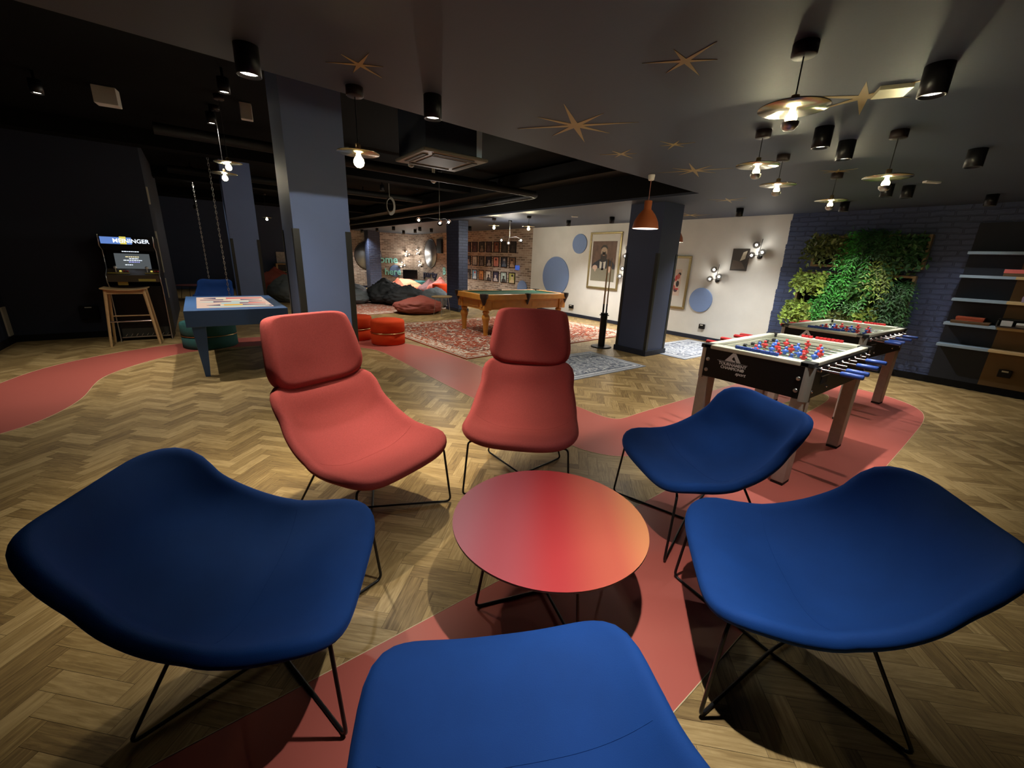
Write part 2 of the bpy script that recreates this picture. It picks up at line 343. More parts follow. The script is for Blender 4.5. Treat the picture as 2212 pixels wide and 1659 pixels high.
# ------------------------------------------------------------------ room shell
X0, X1, Y0, Y1 = -2.4, WX, -2.6, 19.4
def build_floor():
    W, n = .075, 4; mb = MB(); uv = []
    ca, sa = math.cos(PI/4), math.sin(PI/4); g = .0006
    R = 26.; N = int(R/W)+1
    def place(x, y, w, h, horiz):
        cx, cy = (x+w/2)*W, (y+h/2)*W
        wx, wy = cx*ca-cy*sa+3., cx*sa+cy*ca+8.
        if wx < X0-.4 or wx > X1+.4 or wy < Y0-.4 or wy > 20.2+(6.5 if wx < 4.6 else 0): return
        q = [(x*W+g, y*W+g), ((x+w)*W-g, y*W+g), ((x+w)*W-g, (y+h)*W-g), (x*W+g, (y+h)*W-g)]
        vs = []
        for a, b in q:
            vs.append((min(max(a*ca-b*sa+3., X0), X1), min(max(a*sa+b*ca+8., Y0), Y1), 0.))
        mb.add(vs, [(0, 1, 2, 3)], False)
        ou, ov = random.uniform(0, 60), random.uniform(0, 60); L = n*W
        c4 = [(0, 0), (L, 0), (L, W), (0, W)] if horiz else [(0, 0), (0, W), (L, W), (L, 0)]
        for a, b in c4: uv.extend((a+ou, b+ov))
    lim = int(21/W)
    for y in range(-lim, lim):
        for k in range(-lim//(2*n)-1, lim//(2*n)+2): place(y+2*n*k, y, n, 1, True)
    for x in range(-lim, lim):
        for k in range(-lim//(2*n)-1, lim//(2*n)+2): place(x, x-2*n+1+2*n*k, 1, n, False)
    mb.cur = 1; mb.add([(X0, Y0, -.0015), (X1, Y0, -.0015), (X1, Y1, -.0015), (X0, Y1, -.0015)], [(0, 1, 2, 3)], False); uv += [0, 0]*4
    mb.uv = uv
    struct(mb.build('floor', [M['plank'], M['gap']]))
build_floor()
def smooth_poly(pts, it=2):
    for _ in range(it):
        o = []
        for i in range(len(pts)):
            a, b = pts[i], pts[(i+1) % len(pts)]
            d = math.hypot(b[0]-a[0], b[1]-a[1])
            t = .25 if d < 1.2 else .3/d
            o += [(a[0]*(1-t)+b[0]*t, a[1]*(1-t)+b[1]*t), (a[0]*t+b[0]*(1-t), a[1]*t+b[1]*(1-t))]
        pts = o
    return pts
path_pts = [(-2.39, .42), (1.1, .46), (4.5, .57), (5.2, .59), (6.2, .63), (6.62, .76), (6.88, 1.05), (6.97, 1.4), (6.88, 1.9), (6.5, 2.32), (6.0, 2.44), (3.5, 2.42), (3.22, 2.40), (3.12, 2.48), (3.09, 2.7), (3.09, 4.7), (3.08, 5.4), (2.98, 6.24), (2.75, 6.88), (2.4, 7.45), (1.85, 8.05), (1.2, 8.38), (.37, 8.50), (-.3, 8.37), (-.66, 8.23), (-1.23, 7.88), (-1.69, 7.34), (-1.91, 6.70), (-2.05, 5.9), (-2.39, 5.5),
    (-2.39, 4.35), (-1.9, 4.55), (-1.47, 4.82), (-1.30, 5.02), (-1.17, 5.36), (-1.11, 5.72), (-1.11, 6.08), (-1.09, 6.43), (-.98, 6.74), (-.77, 7.10), (-.52, 7.39), (-.25, 7.60), (.31, 7.70), (.95, 7.60), (1.5, 7.3), (1.97, 6.85), (2.17, 6.5), (2.21, 5.8), (2.22, 4.69), (2.25, 3.9), (2.28, 3.4), (2.34, 2.2), (2.40, 2.03), (2.52, 1.86), (2.75, 1.77), (4, 1.74), (5.6, 1.72), (6.05, 1.68), (6.28, 1.58), (6.05, 1.48), (5.6, 1.45), (2.43, 1.35), (.9, 1.31), (-2.39, 1.25)]
def build_path():
    pts = smooth_poly(path_pts, 2)
    mb = MB(); mb.prism(pts, .0004, .0022)
    o = tag(mb.build('floor_inlay', M['path']), 'winding coral red vinyl path laid into the herringbone floor', 'floor inlay')
    mb = MB(); mb.tube([(x, y, .0012) for x, y in pts], .0024, 6, closed=True); 
    mb.build('edge_strip', M['pathedge'], o)
    o['kind'] = 'structure'
build_path()
def vline(x): return 2.91+.0745*(x+.42)      # near edge of the raised ceiling
def build_ceiling():
    mb = MB(); T = .25
    # near slab (camera side) with a slightly skewed free edge, right slab along the long wall
    mb.prism([(X0, Y0), (X1, Y0), (X1, vline(VX)), (VX, vline(VX)), (X0, vline(X0))], HC, HC+.03)
    mb.prism([(VX, vline(VX)), (X1, vline(VX)), (X1, YE+.02), (VX, YE+.02)], HC, HC+.03)
    struct(mb.build('ceiling', M['ceil']))
    mb = MB()
    mb.prism([(X0, vline(X0)), (VX, vline(VX)), (VX, vline(VX)-.08), (X0, vline(X0)-.08)], HC+.03, HV+.05)
    mb.bx(VX, VX+.08, vline(VX), YE, HC+.03, HV+.05)
    struct(mb.build('trim_1', M['black']))
    mb = MB(); mb.bx(X0, VX+.1, 2.4, Y1, HV, HV+.05)
    for k in range(3): mb.bx(X0, VX, 8.6+3.6*k, 8.9+3.6*k, HV-.22, HV)
    struct(mb.build('ceiling_raised', M['void']))
build_ceiling()
def build_walls():
    mb = MB(); T = .15
    # long wall: reclaimed brick, white plaster, blue painted brick
    def seg(y0, y1, m, x=WX): mb.cur = m; mb.bx(x, WX+T, y0, y1, 0, HC+.1)
    seg(10.41, YE, 0); seg(3.27, 10.41, 1); seg(Y0, 3.27, 2, WX-.012)
    # toothed end of the blue brickwork
    mb.cur = 2
    for k in range(31):
        e = (.0, .010, .004, .014, .007)[k*7 % 5]
        mb.bx(WX-.012, WX, 3.27, 3.27+e, k*.078, k*.078+.07)
    struct(mb.build('wall_right', [M['brick'], M['plaster'], M['bluebrick']]))
    mb = MB(); mb.bx(4.4, WX+T, YE, YE+T, 0, HV); struct(mb.build('wall_far', M['brick']))
    mb = MB(); mb.bx(X0, 4.4, YE, YE+T, 0, HV); struct(mb.build('wall_far_blue', mat('far_blue_wall', (.035, .055, .12), .7)))
    mb = MB(); mb.bx(X0, -.50, 9.43, 9.43+T, 0, HV); mb.bx(-.65, -.50, 9.43+T, 13.2, 0, HV); struct(mb.build('wall_left_front', M['dkblue']))
    mb = MB(); mb.bx(X0-T, X0, Y0, Y1, 0, HV); struct(mb.build('wall_left', M['dkblue']))
    mb = MB(); mb.bx(X0, X1, Y0-T, Y0, 0, HC+.1); struct(mb.build('wall_near', M['dkblue']))
    mb = MB(); mb.bx(WX-.015, WX, 3.3, YE, 0, .085); struct(mb.build('baseboard_right', M['navy'], bevel=.003))
    mb = MB(); mb.bx(WX-.03, WX-.012, Y0, 3.28, 0, .10); struct(mb.build('baseboard_right_blue', M['black'], bevel=.003))
    mb = MB(); mb.bx(X0, -.5, 9.415, 9.43, 0, .10); struct(mb.build('baseboard_left_front', M['black']))
    mb = MB(); mb.bx(X0, X0+.015, Y0, 9.43, 0, .10); struct(mb.build('baseboard_left', M['black']))
    mb = MB(); mb.bx(4.4, WX, YE-.015, YE, 0, .09); struct(mb.build('baseboard_far', M['navy']))
    # pale door frame foot on the left wall
    mb = MB(); mb.bx(X0, X0+.02, 9.22, 9.38, .12, .54); tag(mb.build('wall_strip', M['beige']), 'short pale beige strip low on the left wall by the dark corner', 'trim', kind='structure')
    # panels behind the shelves
    mb = MB(); mb.bx(WX-.028, WX-.012, .50, 1.0, .08, 2.2); struct(tag(mb.build('wall_panel', M['navypanel']), 'charcoal wall panel behind the pale blue shelf ends', 'wall panel'))
    mb = MB(); mb.bx(WX-.028, WX-.012, -1.2, .50, .08, 2.2); struct(tag(mb.build('wall_panel', M['cork']), 'brown wall panel behind the pale wood shelf ends', 'wall panel'))
build_walls()
# ------------------------------------------------------------------ columns
def column(x0, x1, y0, y1, top, label, m, guards=True, base=True, gm='guard', gh=1.68, gw=.045):
    r = thing('column', label, 'column', ((x0+x1)/2, (y0+y1)/2, 0)); r['kind'] = 'structure'
    hx, hy = (x1-x0)/2, (y1-y0)/2
    MB().bx(-hx, hx, -hy, hy, 0, top).build('shaft', m, r)
    if guards:
        for sx in (-1, 1):
            for sy in (-1, 1):
                b = MB(); t = .006
                b.bx(min(sx*hx, sx*(hx+t)) , max(sx*hx, sx*(hx+t)), min(sy*(hy+t), sy*(hy-gw)), max(sy*(hy+t), sy*(hy-gw)), .08, gh)
                b.bx(min(sx*hx, sx*(hx-gw)), max(sx*hx, sx*(hx-gw)), min(sy*hy, sy*(hy+t)), max(sy*hy, sy*(hy+t)), .08, gh)
                b.build('corner_guard', M[gm], r)
    if base: MB().bx(-hx-.025, hx+.025, -hy-.025, hy+.025, 0, .09).build('plinth', M['navy'], r, bevel=.004)
    return r
column(.70, 1.17, 4.1, 4.65, HV, 'bright dusty blue square column behind the left red chair', M['colblue'])
column(.60, 1.10, 10.3, 10.85, HV, 'greyish blue square column behind the blue game table', M['colblue'])
column(5.93, 6.46, 4.12, 4.76, HC, 'navy square column beside the cue rack and grey rugs', M['colnavy'])
colnb = mk_brick('navy_brick', [(.030, .045, .098), (.050, .070, .14)], (.022, .032, .07), bw=.24, bh=.075, bumps=.7, rough=.6, msize=.008)
column(5.81, 6.10, 10.35, 11.05, HC, 'navy brick column left of the pool table', colnb, guards=False)
column(5.97, 6.47, 18.4, 18.9, HC, 'dark navy column in front of the far brick wall', colnb, guards=False, base=False)
# ------------------------------------------------------------------ lounge chairs
def cat_rom(pts, s):
    pts = np.array(pts, float); n = len(pts)-1; x = min(max(s, 0), 1)*n; i = min(int(x), n-1); t = x-i
    p0 = pts[i-1] if i > 0 else 2*pts[0]-pts[1]; p3 = pts[i+2] if i+2 <= n else 2*pts[n]-pts[n-1]
    p1, p2 = pts[i], pts[i+1]
    return .5*((2*p1)+(-p0+p2)*t+(2*p0-5*p1+4*p2-p3)*t*t+(-p0+3*p1-3*p2+p3)*t**3)
def shell_mesh(prof, wid, bowl, h, pw=3.0, se=6.8, rings=22, segs=112, r0=.90):
    def pos(u, v):
        s = (v+1)/2; e = 1e-3
        c = cat_rom(prof, s); a = cat_rom(prof, max(0, s-e)); b = cat_rom(prof, min(1, s+e)); t = (b-a); t /= np.linalg.norm(t)
        nn = np.array([t[1], -t[0]]); k = cat_rom([[q] for q in bowl], s)[0]*abs(u)**pw; w = cat_rom([[q] for q in wid], s)[0]
        return np.array([u*w, c[0]+nn[0]*k, c[1]+nn[1]*k])
    def nrm(u, v):
        e = 2e-3; du = pos(u+e, v)-pos(u-e, v); dv = pos(u, min(1, v+e))-pos(u, max(-1, v-e)); n = np.cross(dv, du); n /= np.linalg.norm(n)+1e-12
        return n if (n[2]+n[1]*.8) > 0 else -n
    def sq(r, a):
        c, s = math.cos(a), math.sin(a); k = (abs(c)**se+abs(s)**se)**(-1/se); return r*k*c, r*k*s
    mb = MB(); rr = [r0*i/rings for i in range(1, rings+1)]+[r0+(1-r0)*math.sin(PI/2*j/10) for j in range(1, 11)]
    top = []; bot = []
    for r in rr:
        f = 1. if r <= r0 else max(0, 1-((r-r0)/(1-r0))**2.6)**(1/2.6)
        R1 = []; R2 = []
        for k in range(segs):
            u, v = sq(r, 2*PI*k/segs); p = pos(u, v); n = nrm(u, v)
            R1.append(p+n*h*f); R2.append(p-n*h*f)
        top.append(R1); bot.append(R2)
    c0 = pos(0, 0); n0 = nrm(0, 0); vs = [c0+n0*h]; 
    for R in top: vs += R
    nt_ = len(top); fs = []
    for k in range(segs): k2 = (k+1) % segs; fs.append((0, 1+k, 1+k2))
    for i in range(nt_-1):
        for k in range(segs): k2 = (k+1) % segs; fs.append((1+i*segs+k, 1+(i+1)*segs+k, 1+(i+1)*segs+k2, 1+i*segs+k2))
    o = len(vs); vs.append(c0-n0*h)
    for R in bot[:-1]: vs += R
    for k in range(segs): k2 = (k+1) % segs; fs.append((o, o+1+k2, o+1+k))
    nb = nt_-1
    for i in range(nb):
        for k in range(segs):
            k2 = (k+1) % segs; a, b = o+1+i*segs+k, o+1+i*segs+k2
            if i < nb-1: c, d = o+1+(i+1)*segs+k, o+1+(i+1)*segs+k2
            else: c, d = 1+(nt_-1)*segs+k, 1+(nt_-1)*segs+k2
            fs.append((a, b, d, c))
    mb.add([tuple(p) for p in vs], fs, True); return mb, pos, nrm
PROF = [(.3579, .385), (.2493, .3923), (.1079, .3628), (-.0287, .3515), (-.1537, .4035), (-.2588, .4748), (-.3406, .5634), (-.4038, .6823), (-.4716, .7592)]
WID = [.3385, .3754, .3767, .3675, .3642, .3537, .3377, .3384, .2741]
BOWL = [.0487, .0696, .0962, .1264, .1198, .1162, .1123, .0948, .0669]
def frame(parent):
    fr = (.345, .33); rr = (.29, -.33); tf = (.315, .30, .385); tr = (.20, -.16, .362); z = .008
    for s in (-1, 1):
        p = [(s*tf[0]*.82, tf[1]-.03, .372), (s*tf[0], tf[1], tf[2]), (s*fr[0], fr[1], z), (0, 0, z if s > 0 else z+.013), (-s*rr[0], rr[1], z), (-s*tr[0], tr[1], tr[2])]
        mb = MB(); mb.tube(fillet(p, .035), .0065, 10); mb.build('frame_rod', M['metal'], parent)
def blue_chair(label, loc, d):
    r = thing('lounge_chair', label, 'lounge chair', (*loc, 0), math.atan2(d[1], d[0])-PI/2, 'lounge chairs around the round table')
    mb, pos, nrm = shell_mesh(PROF, WID, BOWL, .029); mb.build('seat_shell', M['velvet'], r)
    sm = MB(); v = -.36
    sm.tube([tuple(pos(u, v)+nrm(u, v)*.0292) for u in np.linspace(-.90, .90, 40)], .0010, 6); sm.build('seam', M['velvet'], r)
    frame(r); return r
def red_chair(label, loc, d):
    r = thing('lounge_chair', label, 'lounge chair', (*loc, 0), math.atan2(d[1], d[0])-PI/2, 'lounge chairs around the round table')
    mb, pos, nrm = shell_mesh(PROF, WID, BOWL, .029); mb.build('seat_shell', M['wool'], r)
    sm = MB(); v = -.36
    sm.tube([tuple(pos(u, v)+nrm(u, v)*.0292) for u in np.linspace(-.90, .90, 40)], .0010, 6); sm.build('seam', M['wool'], r)
    hp = [(-.420, .728), (-.45, .83), (-.472, .92), (-.493, 1.01), (-.512, 1.10), (-.522, 1.145)]
    mb, _, _ = shell_mesh(hp, [.305, .303, .293, .280, .263, .250], [.06, .07, .07, .065, .055, .05], .036, se=5.5, rings=12, r0=.84); mb.build('headrest', M['wool'], r)
    frame(r); return r
cR = blue_chair('wide blue velvet lounge chair right of the round table, nearest the foosball tables', (1.651, .3665), (-.637, .771))
def chair_copy(label, loc, d):
    return dup(cR, label, (*loc, 0), math.atan2(d[1], d[0])-PI/2)
cL = chair_copy('wide blue velvet lounge chair left of the round table and red chairs', (.0166, 1.4514), (.880, -.4752))
for ch in cL.children:
    if ch.name.startswith('frame_rod'): ch.location = (-.045, .005, 0)
chair_copy('smaller looking blue velvet lounge chair between the round table and the first foosball table', (2.199, 1.078), (-.885, .466))
chair_copy('blue velvet lounge chair nearest the camera, cut off by the picture bottom', (.425, .46), (.449, .894))
red1 = red_chair('coral red high-back lounge chair in front of the dusty blue column', (.647, 2.222), (.36, -.933))
dup(red1, 'coral red high-back lounge chair in front of the pool table', (1.66, 2.06, 0), math.atan2(-.731, -.683)-PI/2)
# chair far back
fc = dup(cR, 'dark blue lounge chair far behind the blue game table', (.22, 11.8, 0), PI*.95, 'far lounge seats')
# ------------------------------------------------------------------ round table
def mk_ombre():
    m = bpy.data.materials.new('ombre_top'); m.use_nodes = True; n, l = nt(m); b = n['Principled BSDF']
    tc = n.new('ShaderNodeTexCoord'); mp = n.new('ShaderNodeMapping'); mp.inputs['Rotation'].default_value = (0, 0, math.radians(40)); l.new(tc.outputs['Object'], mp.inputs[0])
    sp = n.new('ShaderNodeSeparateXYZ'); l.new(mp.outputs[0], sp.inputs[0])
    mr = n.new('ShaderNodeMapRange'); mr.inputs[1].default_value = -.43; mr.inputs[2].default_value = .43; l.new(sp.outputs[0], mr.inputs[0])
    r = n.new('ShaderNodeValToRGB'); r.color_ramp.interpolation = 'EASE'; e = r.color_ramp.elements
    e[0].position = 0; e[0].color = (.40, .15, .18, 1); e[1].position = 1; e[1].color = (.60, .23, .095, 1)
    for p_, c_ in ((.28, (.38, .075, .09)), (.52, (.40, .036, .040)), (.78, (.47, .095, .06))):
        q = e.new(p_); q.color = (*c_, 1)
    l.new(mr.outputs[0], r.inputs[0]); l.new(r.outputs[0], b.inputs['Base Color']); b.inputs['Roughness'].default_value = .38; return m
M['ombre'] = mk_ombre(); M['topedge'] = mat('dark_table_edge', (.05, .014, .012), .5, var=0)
def round_table(label, loc, top, rz=0.):
    r = thing('coffee_table', label, 'table', loc, rz)
    mb = MB(); n = 96; c = [(.427*math.cos(2*PI*k/n), .427*math.sin(2*PI*k/n)) for k in range(n)]
    mb.add([(x, y, .4045) for x, y in c], [tuple(range(n))], False); mb.cur = 1; mb.lathe([(.0, .391), (.420, .391), (.427, .396), (.427, .4045)], n, caps=False)
    mb.build('tabletop', [top, M['topedge']], r)
    mb = MB(); R = .335
    a0 = math.radians(163)
    for k in (0, 1):
        a = a0+k*PI/2; c, s = math.cos(a), math.sin(a); z = .008+.013*k
        p = [(c*.18, s*.18, .386), (c*.27, s*.27, .386), (c*R, s*R, z), (0, 0, z), (-c*R, -s*R, z), (-c*.27, -s*.27, .386), (-c*.18, -s*.18, .386)]
        mb = MB(); mb.tube(fillet(p, .03), .0065, 10); mb.build('frame_rod', M['metal'], r)
    return r
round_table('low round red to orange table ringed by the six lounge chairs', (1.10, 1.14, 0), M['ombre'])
round_table('far low red table by the dark end of the room', (-.2, 15.6, 0), mat('red_laminate', (.16, .02, .018), .4))
# ------------------------------------------------------------------ foosball tables
def foosball(label, loc, rz):
    r = thing('foosball_table', label, 'foosball table', loc, rz, 'foosball tables')
    L, W, H = .645, .395, .915
    for sx in (-1, 1):
        f = 'end_panel'
        o = MB().bx(min(sx*(L-.03), sx*(L-.005)), max(sx*(L-.03), sx*(L-.005)), -W+.035, W-.035, .66, H-.028).build(f, M['fblack'], r, bevel=.003)
        for sy in (-1, 1):
            for z in (.715, .80):
                MB().lathe([(.015, 0), (.015, .004), (.009, .008), (0, .008)], 14, axis='x', c=(0, 0, 0)).build('bolt', M['steel'], o).matrix_local = Matrix.Translation((sx*(L-.005), sy*(W-.075), z)) @ Matrix.Rotation(0 if sx > 0 else PI, 4, 'Z')
        if sx < 0:
            rot = (PI/2, 0, -PI/2); x = -L+.003
            text_mesh('lettering', 'TOURNAMENT', .031, .001, M['logo'], o, (x, .125, .782), rot, bold=.0010, sx=.98)
            text_mesh('lettering', 'CHAMPION\u00ae', .030, .001, M['logo'], o, (x, .122, .754), rot, bold=.0010, sx=.98)
            text_mesh('lettering', 'sport', .034, .001, M['logo'], o, (x, .055, .723), rot, shear=.3, bold=.0006)
            mb = MB(); c = .125
            def pt(y, z): return (y, z)
            mb.prism([(c+.062, .816), (c+.010, .884), (c-.012, .884), (c-.058, .816), (c-.026, .816), (c-.002, .858), (c+.012, .838), (c+.0, .828), (c-.012, .828), (c-.018, .816)], x-.0005, x+.001, 'yz')
            mb.bx(x-.0005, x+.001, .015, .245, .8095, .8110); mb.build('logo', M['logo'], o)
    for sy in (-1, 1):
        o = MB().bx(-L+.05, L-.05, min(sy*(W-.03), sy*(W-.008)), max(sy*(W-.03), sy*(W-.008)), .66, H-.028).build('side_panel', M['fblack'], r, bevel=.003)
        MB().bx(-.42, -.30, sy*(W-.008)-.004, sy*(W-.008)+.004, .745, .80).build('ball_slot', M['rubber'], o)
        MB().bx(-.43, -.29, sy*(W-.008)-.006, sy*(W-.008)+.006, .80, .806).build('slot_trim', M['steel'], o)
        for x in (-.55, -.27, .3, .55):
            MB().lathe([(.009, 0), (.009, .006), (0, .008)], 12, axis='y').build('bolt', M['chrome'], o).matrix_local = Matrix.Translation((x, sy*(W-.008), .71)) @ Matrix.Rotation(0 if sy > 0 else PI, 4, 'Z')
    for sx in (-1, 1):
        for sy in (-1, 1):
            mb = MB(); q = [(0, 0)]
            for k in range(7):
                a = PI/2*k/6; q.append((.05*math.cos(a)*1.0, .05*math.sin(a)))
            pts = [(sx*(L-.05+p[0]), sy*(W-.05+p[1])) for p in q]+[]
            if sx*sy < 0: pts = pts[::-1]
            mb.prism(pts, .645, H-.028); mb.build('corner_post', M['alu'], r)
            MB().bx(sx*(L-.045)-.045, sx*(L-.045)+.045, sy*(W-.045)-.04, sy*(W-.045)+.04, H-.030, H+.002).build('corner_cap', M['rubber'], r, bevel=.004)
            o = MB().bx(sx*(L-.075)-.06, sx*(L-.075)+.06, sy*(W-.055)-.042, sy*(W-.055)+.042, .02, .66).build('leg', M['legwood'], r, bevel=.008)
            MB().bx(sx*(L-.075)-.058, sx*(L-.075)+.058, sy*(W-.055)-.04, sy*(W-.055)+.04, 0, .022).build('foot', M['rubber'], o)
    mb = MB(); t = .085
    mb.bx(-L+.02, L-.02, -W+.01, -W+t-.02, H-.03, H); mb.bx(-L+.02, L-.02, W-t+.02, W-.01, H-.03, H); mb.bx(-L, -L+t, -W+.03, W-.03, H-.03, H+.001); mb.bx(L-t, L, -W+.03, W-.03, H-.03, H+.001)
    mb.build('top_rim', M['cream'], r, bevel=.006)
    mb = MB(); i = .07
    mb.bx(-L+t-.01, -L+t, -W+i, W-i, .80, H-.03); mb.bx(L-t, L-t+.01, -W+i, W-i, .80, H-.03); mb.bx(-L+t, L-t, -W+i-.01, -W+i, .80, H-.03); mb.bx(-L+t, L-t, W-i, W-i+.01, .80, H-.03); mb.build('inner_wall', M['cream'], r)
    f = MB().bx(-L+t, L-t, -W+i, W-i, .790, .802).build('playfield', M['field'], r)
    mb = MB(); mb.bx(-.003, .003, -W+i, W-i, .802, .8026); mb.tube([(.1*math.cos(a), .1*math.sin(a), .8024) for a in np.linspace(0, 2*PI, 40)[:-1]], .002, 4, closed=True)
    for sx in (-1, 1):
        mb.bx(sx*(L-t-.12)-.002, sx*(L-t-.12)+.002, -.16, .16, .802, .8026)
    mb.build('pitch_lines', M['white'], f)
    # rods: colour, number of figures, side of the handle (blue handles on -Y, red on +Y)
    team = ['b', 'b', 'r', 'b', 'r', 'b', 'r', 'r']; cnt = [1, 2, 3, 5, 5, 3, 2, 1]
    for k in range(8):
        x = -.50+k*1.0/7; z = .862; m = M['bluepl'] if team[k] == 'b' else M['redpl']; s = -1 if team[k] == 'b' else 1
        off = ((k*37) % 9-4)*.008
        ya, yb = s*(W+.19)+off, -s*(W+.05)+off
        ro = MB().cyl((x, ya, z), (x, yb, z), .0075, n=12).build('rod', M['chrome'], r)
        yh = s*(W+.075)+off
        MB().lathe([(.011, 0), (.0165, .006), (.017, .06), (.0165, .12), (.012, .126), (0, .126)], 14, axis='y').build('handle', m, ro).matrix_local = Matrix.Translation((x, yh, z)) @ Matrix.Rotation(0 if s > 0 else PI, 4, 'Z')
        for sy in (-1, 1): MB().lathe([(.018, -.014), (.018, .014)], 14, axis='y', c=(x, sy*(W-.01), z)).build('bearing', M['rubber'] if sy > 0 else M['chrome'], ro)
        for sy in (-1, 1): MB().lathe([(.014, -.012), (.014, .012)], 14, axis='y', c=(x, sy*(W-i-.02), z)).build('bumper', M['rubber'], ro)
        n = cnt[k]; sp = .56/max(n, 1)
        tilt = ((k*53) % 7-3)*.12
        for j in range(n):
            y = (j-(n-1)/2)*sp*.92+off
            mb = MB(); mb.X = Matrix.Translation((x, y, z)) @ Matrix.Rotation(tilt, 4, 'Y')
            mb.lathe([(.004, -.058), (.011, -.052), (.008, -.030), (.012, -.015), (.017, .004), (.018, .016), (.010, .024), (.006, .026), (.0105, .033), (.012, .040), (.008, .048), (0, .050)], 12)
            mb.box((.002, 0, -.056), (.022, .016, .010)); mb.box((0, 0, .008), (.014, .046, .02))
            mb.build('player_figure', m, ro)
    # score counters
    mb = MB()
    for j in range(10): mb.box((L-.045, .105-.030*j-(.02 if j > 2 else 0), H+.012), (.022, .027, .022))
    mb.build('score_counter', M['redpl'], r, bevel=.003)
    # blue scorer lies along the near short end in the photo
    mb2 = MB()
    for j in range(10): mb2.box((-L+.045, .13-.030*j, H+.013), (.022, .027, .022))
    mb2.build('score_counter', M['bluepl'], r, bevel=.003)
    return r
fb = foosball('black and cream foosball table nearest the lounge chairs', (3.81, 1.295, 0), 0)
dup(fb, 'black and cream foosball table farther back, against the plant wall', (5.86, 1.48, 0), math.radians(-3))
# ------------------------------------------------------------------ pool table
def pool_table():
    r = thing('pool_table', 'honey oak pool table with green cloth standing on the red rug', 'pool table', (5.44, 7.30, 0), math.radians(-1.5))
    L, W, H = 1.10, .575, .82
    mb = MB(); t = .11
    for sx in (-1, 1): mb.bx(min(sx*L, sx*(L-t)), max(sx*L, sx*(L-t)), -W+.05, W-.05, H-.11, H)
    for sy in (-1, 1): mb.bx(-L+.05, L-.05, min(sy*W, sy*(W-t)), max(sy*W, sy*(W-t)), H-.11, H+.0005)
    mb.build('rail', M['oak'], r, bevel=.012, seg=3)
    MB().bx(-L+t-.01, L-t+.01, -W+t-.01, W-t+.01, H-.05, H-.02).build('cloth', M['baize'], r)
    mb = MB()
    for sy in (-1, 1): mb.bx(-L+t+.06, L-t-.06, min(sy*(W-t), sy*(W-t-.045)), max(sy*(W-t), sy*(W-t-.045)), H-.03, H-.004)
    for sx in (-1, 1): mb.bx(min(sx*(L-t), sx*(L-t-.045)), max(sx*(L-t), sx*(L-t-.045)), -W+t+.06, W-t-.06, H-.03, H-.004)
    mb.build('cushion', M['baize'], r, bevel=.008)
    mb = MB(); a = .08
    for sy in (-1, 1): mb.bx(-L+a, L-a, sy*(W-a)-.015, sy*(W-a)+.015, .52, H-.11)
    for sx in (-1, 1): mb.bx(sx*(L-a)-.015, sx*(L-a)+.015, -W+a, W-a, .52, H-.11)
    mb.build('apron', M['oak'], r, bevel=.004)
    for sy in (-1, 1):
        for x in (-.5, .5):
            b = MB(); y = sy*(W-a+.018); b.bx(x-.36, x+.36, y-.006, y+.006, .56, .67); b.build('apron_panel', M['oak'], r, bevel=.006)
    for sx in (-1, 1):
        b = MB(); x = sx*(L-a+.018); b.bx(x-.006, x+.006, -.30, .30, .56, .67); b.build('apron_panel', M['oak'], r, bevel=.006)
    prof = [(.045, 0), (.05, .03), (.042, .05), (.05, .075), (.055, .18), (.062, .27), (.082, .33), (.085, .36), (.07, .40), (.05, .43), (.068, .455), (.07, .475), (.05, .49), (.05, .52)]
    for sx in (-1, 1):
        for sy in (-1, 1):
            o = MB().lathe(prof, 28, c=(sx*(L-.15), sy*(W-.13), .008)).build('leg', M['oak'], r)
            MB().bx(sx*(L-.13)-.085, sx*(L-.13)+.085, sy*(W-.12)-.085, sy*(W-.12)+.085, .51, .71).build('leg_block', M['oak'], o, bevel=.008)
            for (dx, dy) in ((sx*.088, 0), (0, sy*.088)):
                b = MB(); c = (sx*(L-.13)+dx, sy*(W-.12)+dy, .615)
                b.lathe([(.045, -.006), (.045, .006), (.02, .01), (0, .01)], 20, axis='x' if dx else 'y', c=c); b.build('rosette', M['oak'], o)
    def pocket(x, y, w):
        mb = MB(); mb.lathe([(w, .02), (w*1.06, 0), (w*.98, -.05), (w*.7, -.10), (w*.42, -.16), (w*.25, -.20), (0, -.21)], 18, c=(0, 0, 0))
        o = mb.build('pocket', M['leather'], r); o.location = (x, y, H-.005)
        b = MB(); b.lathe([(w*.62, 0), (w*.62, .004), (0, .004)], 18, c=(0, 0, .019)); b.build('pocket_hole', M['rubber'], o)
    for sx in (-1, 1):
        for sy in (-1, 1): pocket(sx*(L-.055), sy*(W-.055), .082)
    for sy in (-1, 1): pocket(0, sy*(W-.03), .062)
pool_table()
# ------------------------------------------------------------------ rugs
def rug(name_label, hx, hy, loc, rz, m):
    r = MB().bx(-hx, hx, -hy, hy, 0, .009).build('rug', m); r.location = loc; r.rotation_euler = (0, 0, rz)
    return tag(r, name_label, 'rug')
RB, RM, RL, RD = (.30, .052, .022), (.40, .13, .07), (.66, .55, .44), (.17, .10, .08)
rl = 4.65; rw = 3.6; a = math.radians(4.5); ca, sa = math.cos(a), math.sin(a); nx, ny = 3.11, 5.30
rug('large rust red patterned rug under the pool table', rl/2, rw/2, (nx+ca*rl/2-sa*rw/2, ny+sa*rl/2+ca*rw/2, .0001), a, mk_rug('rust_rug', RB, RM, RL, RD, rl/2, rw/2, 5.0, .34))
rug('pale rust patterned rug under the bean bags', 1.9, 1.6, (4.35, 12.4, .0001), math.radians(12), mk_rug('pale_rust_rug', (.42, .15, .10), (.50, .28, .20), (.66, .56, .47), (.30, .12, .09), 1.9, 1.6, 4.0))
